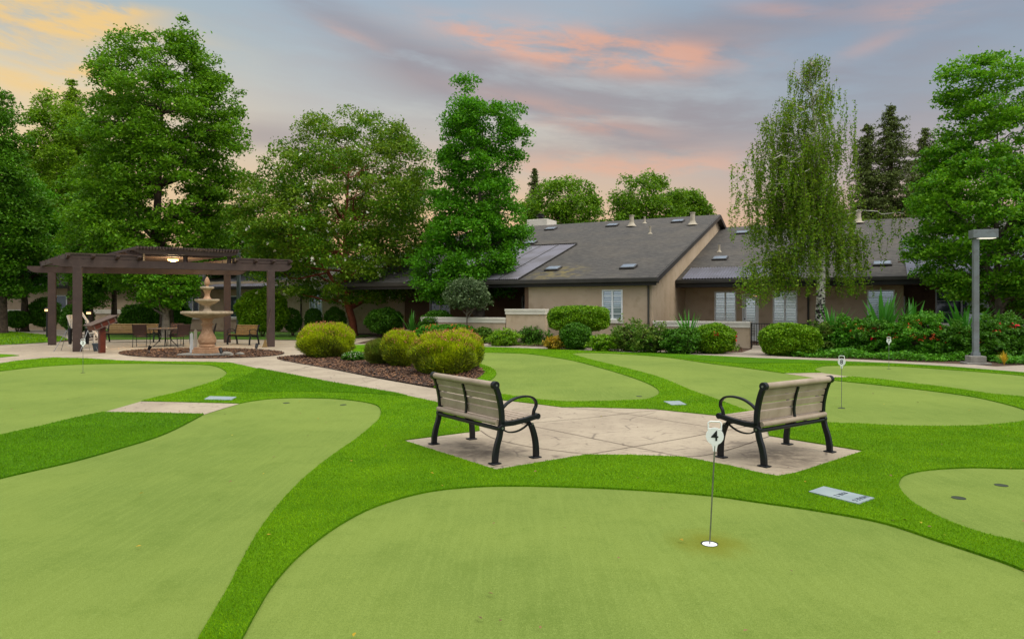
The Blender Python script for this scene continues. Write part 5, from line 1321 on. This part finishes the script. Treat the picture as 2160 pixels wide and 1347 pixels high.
# ================================================================== sky
w=bpy.data.worlds.new('World'); S.world=w; w.use_nodes=True; t=NT(w.node_tree)
for n in list(t.n): t.n.remove(n)
out=t.n.new('ShaderNodeOutputWorld')
d=t.n.new('ShaderNodeTexCoord').outputs['Generated']; sp=t.n.new('ShaderNodeSeparateXYZ'); t.put(sp.inputs[0],d)
az=t.m('ARCTAN2',sp.outputs[0],sp.outputs[1]); el=t.m('ARCSINE',sp.outputs[2])
sky=t.n.new('ShaderNodeTexSky'); sky.sky_type='NISHITA'; sky.sun_disc=False; sky.sun_elevation=R(47); sky.sun_rotation=R(125); sky.air_density=1.2; sky.dust_density=2.5
# dusk gradient by elevation
rp_=t.n.new('ShaderNodeValToRGB'); t.put(rp_.inputs[0],t.m('MULTIPLY',el,1.6))
def cr(r,stops):
    while len(r.elements)>1: r.elements.remove(r.elements[-1])
    r.elements[0].position=stops[0][0]; r.elements[0].color=srgb(stops[0][1])
    for p,c in stops[1:]: e=r.elements.new(p); e.color=srgb(c)
cr(rp_.color_ramp,[(0,'f8ac74'),(.10,'f6b680'),(.22,'eec596'),(.34,'d8c8b4'),(.46,'c6c8c4'),(.60,'aebcc6'),(.80,'9fb0c4')])
base=rp_.outputs[0]
rp2=t.n.new('ShaderNodeValToRGB'); t.put(rp2.inputs[0],t.m('MULTIPLY',el,1.6))
cr(rp2.color_ramp,[(0,'eeae80'),(.15,'deb08e'),(.28,'b9aaa8'),(.42,'9faab6'),(.62,'8b9eb4')])
base=t.mix(t.m('MULTIPLY',t.sm(az,.02,.50),.95),base,rp2.outputs[0])
rp3=t.n.new('ShaderNodeValToRGB'); t.put(rp3.inputs[0],t.m('MULTIPLY',el,1.6))
cr(rp3.color_ramp,[(0,'f6c88e'),(.25,'fbd898'),(.42,'ecd8b0'),(.55,'b9c4c0'),(.70,'a6bac8')])
base=t.mix(t.m('MULTIPLY',t.m('SUBTRACT',1.0,t.sm(az,-.62,-.22)),.92),base,rp3.outputs[0])
cv=t.n.new('ShaderNodeCombineXYZ'); t.put(cv.inputs[0],az); t.put(cv.inputs[1],t.m('ADD',el,t.m('MULTIPLY',az,.10))); 
n1=t.noise(t.scale(cv.outputs[0],(3.2,15,1),(3.1,1.7,0)),1.0,7,.58,.15)
n2=t.noise(t.scale(cv.outputs[0],(9,34,1),(7.3,2.2,0)),1.0,7,.62,.25)
n3=t.noise(t.scale(cv.outputs[0],(2.2,9,1),(1.9,6.2,0)),1.0,5,.55,.5)
def blob(a0,e0,sa,se,tilt=0):
    da=t.m('SUBTRACT',az,a0); de=t.m('SUBTRACT',t.m('SUBTRACT',el,e0),t.m('MULTIPLY',da,tilt))
    q=t.m('ADD',t.m('POWER',t.m('ABSOLUTE',t.m('DIVIDE',da,sa)),2.0),t.m('POWER',t.m('ABSOLUTE',t.m('DIVIDE',de,se)),2.0))
    return t.m('EXPONENT',t.m('MULTIPLY',q,-1.0))
def px2(px,py):
    a=math.atan((px-CX)/F); return a, math.atan((YH-py)/F*math.cos(a))
def add(*xs):
    s=xs[0]
    for x_ in xs[1:]: s=t.m('ADD',s,x_)
    return s
def B(px,py,wx,wy,tilt=0,k=1.0):
    a,e=px2(px,py); return t.m('MULTIPLY',blob(a,e,wx/F,wy/F,tilt),k)
mask=add(B(1250,195,430,75,-.08),B(1430,95,420,55,.12,.9),B(1300,300,380,50,-.05,.8),B(900,135,160,45,-.2,.6),B(680,20,150,30,-.25,.7),B(560,290,160,35,0,.8),B(2000,60,300,50,.2,.6),B(1950,230,350,60,0,.35))
cl_=t.m('MULTIPLY',t.sm(n1,.30,.56),t.m('MINIMUM',mask,1.0))
cl_=t.m('MULTIPLY',cl_,t.sm(n3,.20,.55))
c=t.mix(t.m('MULTIPLY',cl_,.74),base,srgb('958a90'))
haze=t.m('MULTIPLY',t.sm(n1,.45,.70),.22); c=t.mix(haze,c,srgb('c2aca4'))
pink=add(B(1240,108,210,34,-.14,1.9),B(1010,78,100,16,-.28,.5),B(1420,118,80,20,.0,.8),B(1150,225,180,18,-.2,.35),B(1250,270,140,14,-.1,.4),B(1250,345,330,26,0,.5),B(740,75,60,12,-.3,.35),B(1640,20,90,14,-.2,.4),B(1920,20,90,22,-.1,.4),B(1840,95,60,14,.2,.35),B(1420,355,260,20,0,.4))
pk_=t.m('MULTIPLY',t.sm(n2,.34,.58),t.m('MINIMUM',pink,1.0))
c=t.mix(t.m('MULTIPLY',pk_,.62),c,srgb('ffb284'))
yel=add(B(80,25,190,34,-.05,1.6),B(110,125,170,26,-.30,1.5),B(40,170,90,20,-.1,.8),B(215,18,90,12,.1,.9),B(20,250,120,30,0,.5))
yk=t.m('MULTIPLY',t.sm(n2,.36,.60),t.m('MINIMUM',yel,1.0))
c=t.mix(t.m('MULTIPLY',yk,.9),c,srgb('ffd27c'))
back=t.sm(t.m('ABSOLUTE',az),.85,1.5); c=t.mix(back,c,srgb((.72,.76,.83)))
# the sky well above the frame is bright and pale
hi=t.sm(el,.50,1.0); c=t.mix(hi,c,srgb((2.55,2.5,2.42)))
bg1=t.n.new('ShaderNodeBackground'); t.put(bg1.inputs[0],c); bg1.inputs[1].default_value=.88
bg2=t.n.new('ShaderNodeBackground'); t.put(bg2.inputs[0],sky.outputs[0]); bg2.inputs[1].default_value=.015
ad=t.n.new('ShaderNodeAddShader'); t.l.new(bg1.outputs[0],ad.inputs[0]); t.l.new(bg2.outputs[0],ad.inputs[1]); t.l.new(ad.outputs[0],out.inputs[0])

sun=bpy.data.lights.new('sun','SUN'); sun.energy=1.5; sun.angle=R(28); sun.color=(1,.95,.86)
so=bpy.data.objects.new('sun',sun); COL.objects.link(so)
sd=Vector((math.sin(R(125))*math.cos(R(47)),math.cos(R(125))*math.cos(R(47)),math.sin(R(47))))
so.rotation_euler=(-sd).to_track_quat('-Z','Y').to_euler()

# ================================================================== camera
cam=bpy.data.cameras.new('camera'); cam.sensor_width=36; cam.lens=36*F/2160; cam.shift_y=-(673.5-YH)/2160; cam.clip_end=2000; cam.clip_start=.05
cao=bpy.data.objects.new('camera',cam); COL.objects.link(cao); cao.location=(0,0,HC); cao.rotation_euler=(math.pi/2,0,0); S.camera=cao
S.view_settings.view_transform='Standard'; S.view_settings.look='None'; S.view_settings.exposure=0; S.view_settings.gamma=1
S.render.resolution_x=1024; S.render.resolution_y=638
S.cycles.use_denoising=True; S.cycles.max_bounces=6; S.cycles.transparent_max_bounces=8
for o in S.objects: o.hide_render=False

# a few fallen leaves on the greens
n=260; p=np.stack([RNG.uniform(-9,9,n),RNG.uniform(3,14,n)],1); p=p[np.abs(p[:,0])<p[:,1]*.8]
fl=fastmesh('fallen_leaves',leafcards(np.concatenate([p,np.full((len(p),1),.034)],1),.03,up=4),4,[M['chip1'],M['chip3'],M['lf_gold']],None,RNG.integers(0,3,len(p))); fl['kind']='stuff'; fl['label']='small fallen leaves and grit scattered on the greens'
